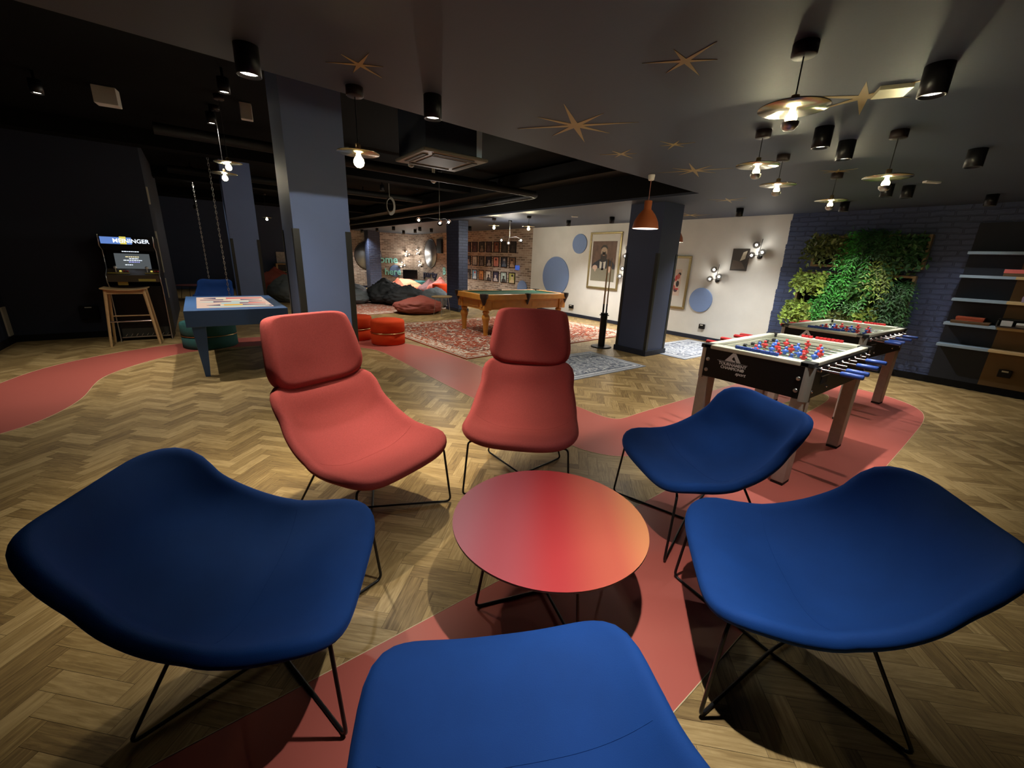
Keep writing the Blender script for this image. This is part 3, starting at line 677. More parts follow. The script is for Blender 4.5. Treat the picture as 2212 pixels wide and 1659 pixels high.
GB, GM, GL, GD = (.56, .59, .63), (.34, .37, .43), (.68, .70, .73), (.16, .18, .23)
grm = mk_rug('grey_blue_rug', GM, GB, GL, GD, .9, .58, 5, .13)
rug('grey patterned rug beside the right red chair', .9, .58, (4.43, 4.23, .0001), 0, grm)
rug('grey patterned rug behind the foosball table and navy column', .95, .54, (7.28, 4.15, .0001), 0, grm)
# ------------------------------------------------------------------ ottomans, side table
def ottoman(label, loc, R, H, m, grp=None):
    r = thing('ottoman', label, 'ottoman', loc, 0, grp)
    MB().lathe([(R-.02, 0), (R, .015), (R, H*.47), (R-.008, H*.485)], 64).build('lower_body', m, r)
    MB().lathe([(R-.008, H*.485), (R, H*.50), (R, H-.04), (R-.012, H-.012), (R-.05, H), (0, H+.006)], 64, caps=False).build('upper_body', m, r)
    MB().tube([((R+.004)*math.cos(t), (R+.004)*math.sin(t), H*.485) for t in np.linspace(0, 2*PI, 65)[:-1]], .007, 8, closed=True).build('ring', M['brass'], r)
    return r
ottoman('round orange ottoman with brass ring by the rust rug corner', (2.52, 7.0, .002), .285, .42, M['orange'])
ottoman('round orange ottoman half hidden behind the dusty blue column', (2.15, 7.62, .002), .285, .42, M['orange'])
ottoman('round orange ottoman peeking out left of the navy brick column', (6.45, 12.75, 0), .26, .62, M['orange'])
ottoman('round teal ottoman under the blue game table', (0.0, 7.98, .002), .36, .40, M['teal'])
ottoman('teal ottoman far back below the brick wall', (7.55, 16.9, 0), .30, .46, M['teal'])
def side_table():
    r = thing('side_table', 'small oval side table on thin legs left of the pool table', 'side table', (4.98, 9.75, 0), .3)
    mb = MB(); mb.lathe([(.001, .485), (.24, .485), (.26, .49), (.262, .515), (.252, .517), (.24, .495), (0, .493)], 40, caps=False); o = mb.build('tray_top', M['crate'], r); o.scale = (1.15, .85, 1)
    for k in range(4):
        q = PI/4+k*PI/2; MB().cyl((.17*math.cos(q), .14*math.sin(q), .488), (.24*math.cos(q), .2*math.sin(q), 0), .006, n=8).build('leg', M['steel'], r)
side_table()
# ------------------------------------------------------------------ bean bags
from mathutils import noise as MN
def beanbag(label, loc, dims, m, rz=0., seed=0, peak=(0, 0), pk=.4, fold=.10):
    mb = MB(); nu, nv = 64, 36; vs = []; fs = []
    for i in range(nv+1):
        t = PI*i/nv
        for k in range(nu):
            a = 2*PI*k/nu; d = Vector((math.sin(t)*math.cos(a), math.sin(t)*math.sin(a), math.cos(t)))
            q = Vector((d.x*1.7+seed*3.1, d.y*1.7, d.z*1.7)); f = 1+.13*MN.noise(q)+fold*(1-abs(MN.noise(q*2.6)))*1.1-fold*.8+fold*.5*MN.noise(q*5)
            p = Vector((d.x*dims[0]*f, d.y*dims[1]*f, d.z*f))
            z = p.z
            zz = (z if z > 0 else z*.75)*dims[2]
            up = max(0, z)
            g = math.exp(-((p.x/dims[0]-peak[0])**2+(p.y/dims[1]-peak[1])**2)/.11)
            zz += pk*g*up*dims[2]*.8
            vs.append([p.x*(1-.25*g*up), p.y*(1-.25*g*up), zz])
    lo = min(p[2] for p in vs); base = lo+.22*dims[2]
    for p in vs: p[2] = max(p[2], base)-base
    for i in range(nv):
        for k in range(nu): k2 = (k+1) % nu; fs.append((i*nu+k, (i+1)*nu+k, (i+1)*nu+k2, i*nu+k2))
    mb.add(vs, fs, True); o = mb.build('bean_bag', m); o.location = (loc[0], loc[1], loc[2] if len(loc) > 2 else .0); o.rotation_euler = (0, 0, rz); return tag(o, label, 'bean bag', 'bean bags in the far lounge')
beanbag('rust red bean bag lying nearest the pool table', (4.72, 10.62), (.72, .58, .25), M['bagrust'], .3, 1, (.3, .1), .25)
beanbag('tall charcoal bean bag with pointed top on the pale rug', (4.72, 13.1, .009), (.60, .58, .40), M['bagblack'], -.4, 2, (-.1, .3), .45, .18)
beanbag('long black bean bag lying between the charcoal and light grey ones', (5.05, 12.2, .009), (.68, .40, .33), M['bagblack'], -.5, 12, (.2, .1), .3, .2)
beanbag('light grey bean bag between the black and rust ones', (5.75, 11.75, .009), (.50, .42, .36), M['baggrey'], .6, 3, (.5, .2), .3)
beanbag('charcoal grey bean bag at the left edge of the pale rug', (3.72, 13.35, .009), (.62, .52, .26), M['baggrey'], .2, 4, (-.5, 0), .3)
beanbag('flat black bean bag just behind the charcoal grey one', (3.95, 14.75), (.70, .55, .34), M['bagblack'], -.2, 5, (-.4, 0), .2)
beanbag('bright orange bean bag behind the black ones', (6.55, 15.9), (.75, .6, .36), M['bagorange'], .4, 6, (-.4, .2), .25, .08)
beanbag('orange bean bag tip peeking over the tall charcoal one', (5.55, 14.2), (.40, .35, .36), M['bagorange'], .4, 11, (0, 0), .5, .05)
beanbag('tall maroon bean bag left of the navy brick column', (7.35, 15.4), (.62, .5, .30), M['bagmaroon'], .9, 7, (.3, .2), .5, .08)
beanbag('pointed rust bean bag behind the orange ottoman', (7.0, 13.9), (.42, .50, .40), M['bagrust'], .2, 8, (.3, .1), .7, .08)
beanbag('rust bean bag seen in the gap between two blue columns', (2.10, 16.6), (.58, .5, .50), M['bagrust'], .2, 9, (.1, .1), .35, .10)
beanbag('grey bean bag in front of the rust one between the columns', (2.12, 14.3), (.55, .55, .42), M['baggrey'], 1.1, 10, (.2, .2), .35)
# ------------------------------------------------------------------ blue game table
def game_table():
    r = thing('game_table', 'blue touch-screen game table with brush artwork on its lit top', 'game table', (.32, 6.79, 0))
    hx, hy, H = .525, .88, .80
    b = MB(); b.bx(-hx, hx, -hy, hy, .61, H); b.build('cabinet', M['tblue'], r, bevel=.006)
    ix, iy = .40, .66
    sc = MB().bx(-ix, ix, -iy, iy, H, H+.003).build('screen', emis('screen_cream', (.86, .60, .46), .85), r)
    cols = {'navy': (.02, .03, .12), 'aqua': (.42, .72, .68), 'coral': (.75, .14, .13), 'sand': (.85, .72, .50), 'gold': (.85, .50, .12), 'pink': (.9, .45, .40)}
    em = {k: emis('screen_'+k, v, .85) for k, v in cols.items()}
    def band(y, segs, w):
        # a brush lying across the screen: tapered coloured segments
        for x0, x1, w0, w1, c in segs:
            mb = MB(); mb.prism([(x0, y-w0*w), (x1, y-w1*w), (x1, y+w1*w), (x0, y+w0*w)], H+.003, H+.0042); mb.build('brush_graphic', em[c], sc)
    band(-.56, [(-.28, -.02, .5, 1, 'aqua'), (-.02, .36, 1, .6, 'aqua'), (.2, .39, .3, .9, 'navy')], .045)
    band(-.40, [(-.30, -.16, .1, 1, 'navy'), (-.16, -.13, 1, 1, 'sand'), (-.12, .08, 1.4, 1.4, 'gold'), (.08, .34, .7, .2, 'navy')], .055)
    band(-.20, [(-.14, .06, 1, 1, 'aqua'), (.06, .16, .8, .6, 'navy'), (.16, .36, 1, .3, 'coral')], .055)
    band(.0, [(-.37, -.22, .1, .7, 'aqua'), (-.22, -.02, 1, .4, 'navy'), (-.02, .18, .8, .8, 'aqua'), (.18, .34, .7, .2, 'navy')], .055)
    band(.25, [(-.36, -.05, .3, .8, 'navy'), (-.10, .10, 1.3, 1.3, 'sand'), (.10, .33, .8, .2, 'navy')], .06)
    band(.46, [(-.32, -.18, .2, 1, 'navy'), (-.18, -.06, 1, 1, 'sand'), (-.06, .38, 1.1, .6, 'coral')], .07)
    for sx in (-1, 1):
        for sy in (-1, 1):
            mb = MB(); x, y = sx*(hx-.115), sy*(hy-.13)
            vs = [(x-.07, y-.045, .61), (x+.07, y-.045, .61), (x+.07, y+.045, .61), (x-.07, y+.045, .61), (x-.022, y-.03+sy*.03, 0), (x+.028, y-.03+sy*.03, 0), (x+.028, y+.03+sy*.03, 0), (x-.022, y+.03+sy*.03, 0)]
            mb.add(vs, [(0, 1, 2, 3), (7, 6, 5, 4), (0, 4, 5, 1), (1, 5, 6, 2), (2, 6, 7, 3), (3, 7, 4, 0)], False); mb.build('leg', M['tblue'], r, bevel=.005)
game_table()
# ------------------------------------------------------------------ arcade machine, bar stool
def arcade():
    r = thing('arcade_cabinet', 'upright black arcade cabinet with lit header against the dark wall', 'arcade machine', (-.82, 9.13, 0), math.radians(-2))
    W = .325
    side = [(-.29, 0), (.28, 0), (.28, 1.60), (-.21, 1.62), (-.25, 1.46), (-.10, 1.40), (-.13, 1.12), (-.29, 1.03), (-.29, .93), (-.22, .86)]
    for sx in (-1, 1):
        MB().prism(side, min(sx*W, sx*(W-.02)), max(sx*W, sx*(W-.02)), 'yz').build('side_panel', M['fblack'], r)
        MB().tube([(sx*(W-.008), y-.004, z) for y, z in side[3:]+[side[0]]], .008, 6).build('edge_trim', M['steel'], r)
    MB().bx(-W+.02, W-.02, -.20, .27, .03, .86).build('lower_cabinet', M['fblack'], r)
    MB().bx(-W+.02, W-.02, .0, .27, .86, 1.6).build('upper_cabinet', M['fblack'], r)
    h = MB().bx(-W+.02, W-.02, -.235, 0, 1.475, 1.605).build('header', M['fblack'], r)
    MB().bx(-W+.03, -.06, -.238, -.234, 1.49, 1.59).build('header_light', M['scr_b'], h)
    MB().bx(-.075, .0, -.239, -.234, 1.49, 1.60).build('header_stripe', M['scr_y'], h)
    MB().bx(.0, .06, -.2385, -.234, 1.49, 1.59).build('header_light', M['scr_b'], h)
    text_mesh('header_lettering', 'MEININGER', .082, .001, M['scr_w'], h, (.055, -.2405, 1.512), (PI/2, 0, 0), sx=1.0, bold=.0012)
    MB().bx(-W+.03, W-.03, -.23, -.05, 1.40, 1.47).build('speaker_strip', M['fblack'], r)
    s = MB(); s.box((0, 0, 0), (.58, .02, .34)); s = s.build('monitor', M['darkscreen'], r); s.location = (0, -.085, 1.25); s.rotation_euler = (math.radians(-8), 0, 0)
    MB().bx(-.20, .22, -.014, -.010, -.13, .10).build('screen', M['scr_dk'], s)
    for z, x0, x1, k in ((.125, -.10, .10, 'scr_w'), (.045, -.07, .09, 'scr_o'), (.018, -.03, .08, 'scr_w'), (-.008, -.10, .12, 'scr_w'), (-.034, -.04, .09, 'scr_v'), (-.078, -.09, 0, 'scr_w')):
        mb = MB(); x = x0
        while x < x1:
            w = random.uniform(.012, .035); mb.bx(x, min(x+w, x1), -.016, -.0135, z, z+.011); x += w+.006
        mb.build('pixel_text', M[k], s)
    c = MB(); c.add([(-W+.02, -.29, .93), (W-.02, -.29, .93), (W-.02, -.13, 1.10), (-W+.02, -.13, 1.10), (-W+.02, -.29, 1.03), (W-.02, -.29, 1.03), (W-.02, -.12, 1.12), (-W+.02, -.12, 1.12)], [(0, 3, 2, 1), (4, 5, 6, 7), (0, 1, 5, 4), (2, 3, 7, 6)], False); c = c.build('control_panel', mat('brown_graphic_panel', (.10, .075, .05), .35, var=.35, vscale=7), r)
    yl = mat('yellow_graphic', (.62, .50, .10), .5)
    for x0, x1 in ((-.30, -.04), (.14, .31)):
        b = MB(); b.add([(x0, -.255, 1.055), (x1, -.255, 1.055), (x1, -.235, 1.066), (x0, -.235, 1.066)], [(0, 1, 2, 3)], False); b.build('panel_stripe', yl, c)
    for x in (-.20, .17):
        j = MB().lathe([(.006, 0), (.006, .05), (.02, .055), (.024, .07), (.015, .088), (0, .09)], 14).build('joystick', M['white'], c); j.location = (x, -.22, 1.075)
        for k in range(3):
            q = MB().lathe([(.014, 0), (.014, .012), (.010, .016), (0, .016)], 12).build('button', M['scr_y'] if k == 0 else M['redpl'], c); q.location = (x+.05+.04*k, -.20+.01*(k % 2), 1.082)
    MB().bx(-.21, -.09, -.2205, -.215, .875, .99).build('front_graphic', yl, r); MB().bx(.05, .26, -.2925, -.288, .94, .975).build('front_graphic', yl, r)
    t = MB().bx(-W+.03, W-.03, -.22, -.205, .06, .20).build('kick_plate', M['guard'], r)
    b = MB()
    for k in range(9): b.cyl((-.26+.065*k, -.235, .075), (-.235+.065*k, -.235, .11), .006, n=6)
    b.bx(-W+.02, W-.02, -.245, -.205, .05, .065); b.build('tread_grate', M['steel'], t)
arcade()
def bar_stool():
    r = thing('bar_stool', 'pale wooden bar stool with saddle seat in front of the arcade cabinet', 'bar stool', (-.93, 8.60, 0), math.radians(-2))
    mb = MB(); n = 20; vs = []; fs = []
    for i in range(n+1):
        x = -.265+.53*i/n; zz = .842+.028*(abs(x)/.265)**2.2*(1 if True else 0)
        for (y, z) in ((-.165, -.02), (-.17, 0), (.17, 0), (.165, -.02)): vs.append((x, y, zz+z))
    for i in range(n):
        for k in range(4): k2 = (k+1) % 4; fs.append((i*4+k, (i+1)*4+k, (i+1)*4+k2, i*4+k2))
    fs += [(0, 1, 2, 3), tuple(n*4+k for k in (3, 2, 1, 0))]; mb.add(vs, fs, False); mb.build('seat', M['stool'], r, bevel=.006)
    for sx in (-1, 1):
        for sy in (-1, 1):
            MB().cyl((sx*.215, sy*.115, .845), (sx*.285, sy*.155, 0), .022, .016, n=14).build('leg', M['stool'], r)
    for sy in (-1, 1): MB().bx(-.21, .21, sy*.115-.011, sy*.115+.011, .775, .835).build('seat_rail', M['stool'], r, bevel=.004)
    for sx in (-1, 1): MB().bx(sx*.217-.011, sx*.217+.011, -.115, .115, .78, .835).build('seat_rail', M['stool'], r, bevel=.004)
    MB().cyl((-.253, -.137, .37), (.253, -.137, .37), .010, n=10).build('foot_rest', M['chrome'], r)
    MB().cyl((-.247, .137, .42), (.247, .137, .42), .010, n=10).build('foot_rest', M['stool'], r)
bar_stool()
# ------------------------------------------------------------------ cue rack with cues
def cue_rack():
    r = thing('cue_rack', 'black floor cue stand left of the navy column', 'cue stand', (5.84, 5.02, 0))
    MB().lathe([(.19, 0), (.19, .014), (.175, .022), (.07, .026), (0, .026)], 40).build('base', M['metal'], r)
    MB().lathe([(.062, .02), (.062, .60), (.066, .605), (.066, .63), (.05, .63)], 28).build('holder', M['metal'], r)
    MB().lathe([(.085, .585), (.085, .597), (.06, .597)], 28).build('collar', M['metal'], r)
    butt = M['rubber']
    for i, (x, y, lab) in enumerate(((-.035, .0, 'pool cue standing leftmost in the black cue stand'), (-.012, .03, 'pool cue second from left in the black cue stand'), (.012, -.03, 'pool cue third from left in the black cue stand'), (.045, .0, 'dark pool cue rightmost in the black cue stand'))):
        c = thing('pool_cue', lab, 'pool cue', (5.84+x, 5.02+y, .632), 0, 'cues in the stand')
        q = i == 3
        MB().cyl((0, 0, 0), (0, 0, .16), .013, .012, n=12).build('butt', butt, c)
        MB().cyl((0, 0, .16), (0, 0, .93), .012, .0065, n=12).build('shaft', M['leather'] if q else M['stool'], c)
        MB().cyl((0, 0, .93), (0, 0, .945), .0065, n=12).build('tip', M['white'], c)
cue_rack()
# ------------------------------------------------------------------ wall decorations
def disc(label, y, z, ry, rz_, x=WX, far=False, xx=0):
    mb = MB(); n = 48; pts = [(y+ry*math.cos(2*PI*k/n), z+rz_*math.sin(2*PI*k/n)) for k in range(n)]
    if far: mb.prism([(p[0], p[1]) for p in pts], YE-.025, YE-.001, 'xz')
    else: mb.prism(pts, x-.03, x-.001, 'yz')
    return tag(mb.build('wall_disc', M['discblue'], bevel=.004), label, 'wall panel', 'round dusty blue wall panels')
disc('largest round blue wall panel behind the pool table', 9.25, 1.07, .56, .55)
disc('small round blue wall panel high up left of the bearded portrait', 8.36, 1.97, .265, .255)
disc('round blue wall panel right of the red framed print', 4.68, .83, .25, .25)
disc('round blue wall panel low on the brick beside the white wall', 10.82, .60, .25, .25)
disc('round blue wall panel on the far brick wall behind lettering', 7.47, .76, .27, .27, far=True)
disc('round blue wall panel low on brick behind the pool table end', 9.95+1.6, .42, .2, .2) if False else None
def round_mirror(label, far, c, z, R):
    r = thing('round_mirror', label, 'mirror', (0, 0, 0)); ax = 'y' if far else 'x'; cc = (c, YE-.02, z) if far else (WX-.02, c, z)
    MB().lathe([(0, -.008), (R, -.008), (R, .008), (0, .008)], 56, axis=ax, c=cc, caps=False).build('glass', M['mirror'], r)
    n = 64; ring = [(c+(R+.006)*math.cos(2*PI*k/n), z+(R+.006)*math.sin(2*PI*k/n)) for k in range(n)]
    MB().tube([((p[0], YE-.02, p[1]) if far else (WX-.02, p[0], p[1])) for p in ring], .014, 8, closed=True).build('frame', M['leather'], r)
round_mirror('round mirror on far brick wall left of the mint letters', True, 6.25, 1.40, .60)
round_mirror('round mirror above the party lettering', False, 17.55, 1.60, .60)
M['mint'] = mat('mint_letters', (.34, .84, .78), .5, var=.03); M['navyletter'] = mat('navy_letters', (.012, .016, .055), .5, var=.03)
def letters(label, body, size, m, loc, rot, sx=1., align='LEFT', bold=.006):
    r = thing('wall_lettering', label, 'wall lettering', loc); text_mesh('letters', body, size, .018, m, r, (0, 0, 0), rot, align=align, sx=sx, bold=bold); return r
letters('mint green letters ome on the far brick wall', 'ome', .46, M['mint'], (6.72, YE-.022, 1.12), (PI/2, 0, 0), 1.08)
letters('mint green word here below the other mint letters', 'here', .42, M['mint'], (6.95, YE-.045, .585), (PI/2, 0, 0), 1.02)
letters('navy word party low on the brick below the mirror', 'party', .44, M['navyletter'], (WX-.022, 18.34, .56), (PI/2, 0, -PI/2), 1.52)
letters('mint letter B on brick beside the navy brick column', 'B', .42, M['mint'], (WX-.022, 16.36, .76), (PI/2, 0, -PI/2), 1.)
MB_ = MB().bx(WX-.10, WX-.002, 16.36, 16.80, 1.62, 2.19); tag(MB_.build('wall_speaker', M['fblack'], bevel=.01), 'black wall speaker right of the round mirror above party', 'speaker')
# far desk with monitor
def far_desk():
    r = thing('low_cabinet', 'low black cabinet in the far brick corner', 'cabinet', (7.78, 18.35, 0), math.radians(-35))
    MB().bx(-.62, .62, -.2, .2, .05, .42).build('body', M['fblack'], r, bevel=.005); MB().bx(-.6, .6, -.18, .18, 0, .05).build('plinth', M['rubber'], r)
    MB().bx(-.30, .30, -.21, -.2, .1, .38).build('door', M['guard'], r)
    s = thing('flat_screen', 'black flat screen standing on the low far cabinet', 'screen', (7.78, 18.35, .42), math.radians(-35))
    MB().bx(-.33, .33, -.02, .02, .03, .44).build('panel', M['darkscreen'], s, bevel=.005); MB().bx(-.12, .12, -.07, .07, 0, .015).build('foot', M['fblack'], s); MB().bx(-.03, .03, -.015, .015, .01, .1).build('neck', M['fblack'], s)
far_desk()
# portraits on brick
PCOL = {}
def pm(c):
    k = tuple(round(v, 3) for v in c)
    if k not in PCOL: PCOL[k] = mat('print_ink', c, .6, var=.10, vscale=25)
    return PCOL[k]
DK = (.018, .017, .02)
PR = [  # background, figure, accent per print; rows from the top
 [((.05, .018, .02), (.08, .03, .03), DK), ((.05, .016, .018), (.10, .05, .05), DK), ((.03, .03, .03), (.20, .17, .13), DK), ((.05, .025, .025), (.09, .06, .06), DK), ((.16, .05, .03), (.30, .14, .09), DK), ((.03, .035, .03), (.06, .06, .05), DK), ((.02, .02, .02), (.05, .045, .04), DK)],
 [((.03, .03, .05), (.3, .3, .3), DK), ((.46, .44, .42), (.36, .34, .33), (.5, .5, .48)), ((.07, .065, .06), (.16, .15, .14), DK), ((.02, .025, .05), (.40, .40, .42), (.02, .025, .05)), ((.66, .28, .22), (.55, .20, .16), (.05, .02, .03)), ((.035, .045, .07), (.10, .14, .20), (.4, .42, .45)), ((.22, .13, .08), (.50, .33, .22), (.04, .03, .03))],
 [((.05, .045, .04), (.14, .13, .12), DK), ((.22, .42, .60), (.62, .70, .75), (.65, .10, .11)), ((.60, .27, .08), (.32, .12, .05), (.75, .45, .18)), ((.72, .72, .66), (.05, .05, .05), (.72, .72, .66)), ((.025, .028, .06), (.45, .40, .38), (.06, .05, .09)), ((.34, .42, .38), (.03, .03, .03), (.50, .56, .50)), ((.36, .35, .10), (.55, .42, .25), (.015, .015, .02))]]
RN = ['top', 'middle', 'bottom']; CN = ['first from the column', 'second from the column', 'third from the column', 'fourth from the column', 'fifth from the column', 'sixth from the column', 'last before the white wall']
DSC = [['dark red', 'dark maroon', 'black oval', 'dim brown', 'dim orange', 'dark green', 'black'], ['dark blue', 'plain pale', 'dim grey', 'black and white face', 'pink face', 'blue figure', 'brown figure'], ['dim grey', 'sky blue and red', 'orange', 'white sketch', 'navy figure', 'grey green', 'olive and black']]
def portraits():
    for ri, z0, h in ((0, 1.70, .36), (1, 1.22, .34), (2, .71, .36)):
        for ci in range(7):
            y = 14.28-.478*ci; w = .36
            bg, fg, ac = PR[ri][ci]
            r = thing('framed_print', f'{DSC[ri][ci]} framed print, {RN[ri]} row, {CN[ci]}', 'framed picture', (WX, y, z0), 0, 'framed prints on the brick wall')
            b = MB(); t = .022; d = .022
            b.bx(-d, 0, -w/2, w/2, 0, t); b.bx(-d, 0, -w/2, w/2, h-t, h); b.bx(-d, 0, -w/2, -w/2+t, t, h-t); b.bx(-d, 0, w/2-t, w/2, t, h-t); b.build('frame', M['fblack'], r)
            b = MB(); b.bx(-.010, -.002, -w/2+t, w/2-t, t, h-t); b.cur = 1; k = 22
            ox = ((ri*7+ci)*13 % 5-2)*.012
            hd = [(ox+.055*math.cos(2*PI*j/k), h*.60+.075*math.sin(2*PI*j/k)) for j in range(k)]; b.prism(hd, -.0115, -.0100, 'yz')
            sh = [(-.13, t), (.13, t), (.11+ox, h*.28), (.04+ox, h*.40), (-.04+ox, h*.40), (-.11+ox, h*.28)]; b.prism(sh, -.0112, -.0100, 'yz')
            b.cur = 2
            hr = [(ox+.06*math.cos(PI*j/10), h*.64+.072*math.sin(PI*j/10)) for j in range(11)]; b.prism(hr, -.0122, -.0115, 'yz')
            b.build('print', [pm(bg), pm(fg), pm(ac)], r)
portraits()
mb = MB().bx(WX-.06, WX-.001, 11.02, 11.18, 1.17, 1.31); tag(mb.build('thermostat', emis('small_blue_display', (.12, .22, .8), .5)), 'small blue lit control box beside the framed prints', 'control box')
def framed(label, y0, y1, z0, z1, fm, t=.05, d=.035):
    r = thing('framed_picture', label, 'framed picture', (WX, (y0+y1)/2, z0)); w = (y1-y0); h = z1-z0
    b = MB(); b.bx(-d, 0, -w/2, w/2, 0, t); b.bx(-d, 0, -w/2, w/2, h-t, h); b.bx(-d, 0, -w/2, -w/2+t, t, h-t); b.bx(-d, 0, w/2-t, w/2, t, h-t); b.build('frame', fm, r, bevel=.008)
    MB().bx(-.012, -.002, -w/2+t, w/2-t, t, h-t).build('mount', M['paper'], r); return r, w, h
def ell(cx, cy, rx, ry, k=26, a0=0, a1=2*PI): 
    n = k if abs(a1-a0-2*PI) < 1e-6 else k+1
    return [(cx+rx*math.cos(a0+(a1-a0)*j/k), cy+ry*math.sin(a0+(a1-a0)*j/k)) for j in range(n)]
def big_portrait():
    r, w, h = framed('large gold framed print of a bearded man leaning on a wall', 6.92, 7.97, .84, 2.25, M['gold'])
    x = -.013; cy, z0 = .02, .20; pw, ph = .40, .99      # print half width, height ; +Y is the viewer's left
    def P(pts, lay, b): b.prism([(cy-p[0], z0+p[1]) for p in pts], x-.0006*(lay+1), x-.0006*lay, 'yz')
    brn = mat('print_brown_wash', (.13, .075, .05), .6, var=.75, vscale=6); b = MB(); P([(-pw, 0), (pw, 0), (pw, ph), (-pw, ph)], 0, b); g = b.build('print', brn, r)
    for pts, lay, c, nm in (
        ([(-pw, 0), (pw, 0), (pw, .31), (-pw, .33)], 3, (.20, .185, .13), 'wall_shape'),
        ([(-.36, .30), (.38, .28), (.39, .40), (.30, .50), (.12, .55), (-.10, .56), (-.30, .46), (-.37, .40)], 1, (.018, .020, .028), 'jacket'),
        ([(-.11, .30), (.07, .30), (.09, .50), (-.03, .47), (-.12, .50)], 2, (.55, .52, .44), 'shirt'),
        ([(-.05, .28), (.02, .28), (.01, .47), (-.04, .47)], 3, (.02, .02, .03), 'tie'),
        (ell(.0, .72, .105, .15), 3, (.42, .31, .22), 'face'),
        (ell(.0, .61, .105, .115, 20), 4, (.025, .018, .014), 'beard'),
        (ell(.0, .645, .040, .012, 12), 5, (.30, .18, .13), 'mouth'),
        (ell(.0, .80, .115, .10, 18, 0, PI), 4, (.025, .020, .016), 'hair'),
        (ell(.0, .79, .085, .055, 18), 5, (.40, .30, .21), 'forehead'),
        (ell(-.045, .725, .026, .012, 12), 5, (.03, .02, .02), 'eye'), (ell(.045, .725, .026, .012, 12), 5, (.03, .02, .02), 'eye'),
        ([(-.012, .72), (.012, .72), (.02, .665), (-.02, .665)], 4, (.33, .23, .16), 'nose'),
        (ell(-.27, .34, .085, .060), 5, (.52, .36, .27), 'hand'), (ell(.22, .32, .085, .060), 5, (.52, .36, .27), 'hand'),
        (ell(-.26, .28, .03, .045), 4, (.50, .35, .26), 'hand'), (ell(.22, .26, .03, .045), 4, (.50, .35, .26), 'hand')):
        b = MB(); P(pts, lay, b); b.build(nm, pm(c), g)
    MB().bx(-.0165, -.0155, -w/2+.05, w/2-.05, .05, h-.05) if False else None
big_portrait()
def red_print():
    r, w, h = framed('gold framed print with red and black figures right of the navy column', 5.02, 5.95, .59, 1.71, M['gold'])
    b = MB(); b.bx(-.0135, -.012, -.28, .28, .28, .84); g = b.build('print', pm((.62, .50, .42)), r)
    cs = [(.55, .06, .06), (.03, .025, .03), (.50, .13, .10), (.10, .05, .06)]
    for k in range(26):
        b = MB(); b.prism([(p[0], p[1]) for p in ell(random.uniform(-.24, .24), random.uniform(.32, .80), random.uniform(.015, .05), random.uniform(.02, .07), 9)], -.0138-.00003*k, -.0134, 'yz'); b.build('ink_blot', pm(cs[k % 4]), g)
red_print()
def small_photo():
    r = thing('canvas_photo', 'small dark canvas photo between the right-hand wall lamps', 'picture', (WX, 4.03, 1.455))
    g = MB().bx(-.025, -.001, -.155, .155, 0, .405).build('canvas', pm((.035, .030, .026)), r)
    b = MB(); b.prism([(-.01, .18), (-.10, .22), (-.12, .37), (-.05, .34)], -.0262, -.025, 'yz'); b.build('window_shape', pm((.55, .50, .38)), g)
    b = MB(); b.prism([(.14, .02), (-.13, .04), (-.05, .16), (.13, .20)], -.0262, -.025, 'yz'); b.build('floor_shape', pm((.08, .06, .045)), g)
small_photo()
# ------------------------------------------------------------------ lights
def spot(loc, energy, col=(1, .84, .62), size=150, blend=1., rad=.02, to=None):
    L = bpy.data.lights.new('spot', 'SPOT'); L.energy = energy; L.color = col; L.spot_size = math.radians(size); L.spot_blend = blend; L.shadow_soft_size = rad
    o = bpy.data.objects.new('lamp_light', L); COL.objects.link(o); o.location = loc
    return o
def point(loc, energy, col=(1, .80, .45), rad=.03):
    L = bpy.data.lights.new('point', 'POINT'); L.energy = energy; L.color = col; L.shadow_soft_size = rad
    o = bpy.data.objects.new('bulb_light', L); COL.objects.link(o); o.location = loc; return o
DL = None
def downlight(label, x, y, e, z=HC, bright=True, size=100, col=(1, .90, .74)):
    global DL
    if DL is None:
        r = thing('downlight', label, 'ceiling light', (x, y, z), 0, 'black cylinder downlights')
        MB().lathe([(.0, 0), (.055, 0), (.055, -.125), (.047, -.127), (.047, -.108), (0, -.108)], 32, caps=False).build('housing', M['metal'], r)
        MB().lathe([(.0, -.111), (.044, -.111), (.044, -.109)], 24, caps=False).build('lens', M['lamp'], r); DL = r
    else: r = dup(DL, label, (x, y, z))
    if not bright:
        for c in r.children:
            if c.name.startswith('lens'): c.data = c.data.copy(); c.data.materials[0] = M['lampdim']
    if e > 0: spot((x, y, z-.1135), e, col=col, size=size)
    return r
WARM = (1, .80, .52); NEU = (1, .93, .82)
EL = 150
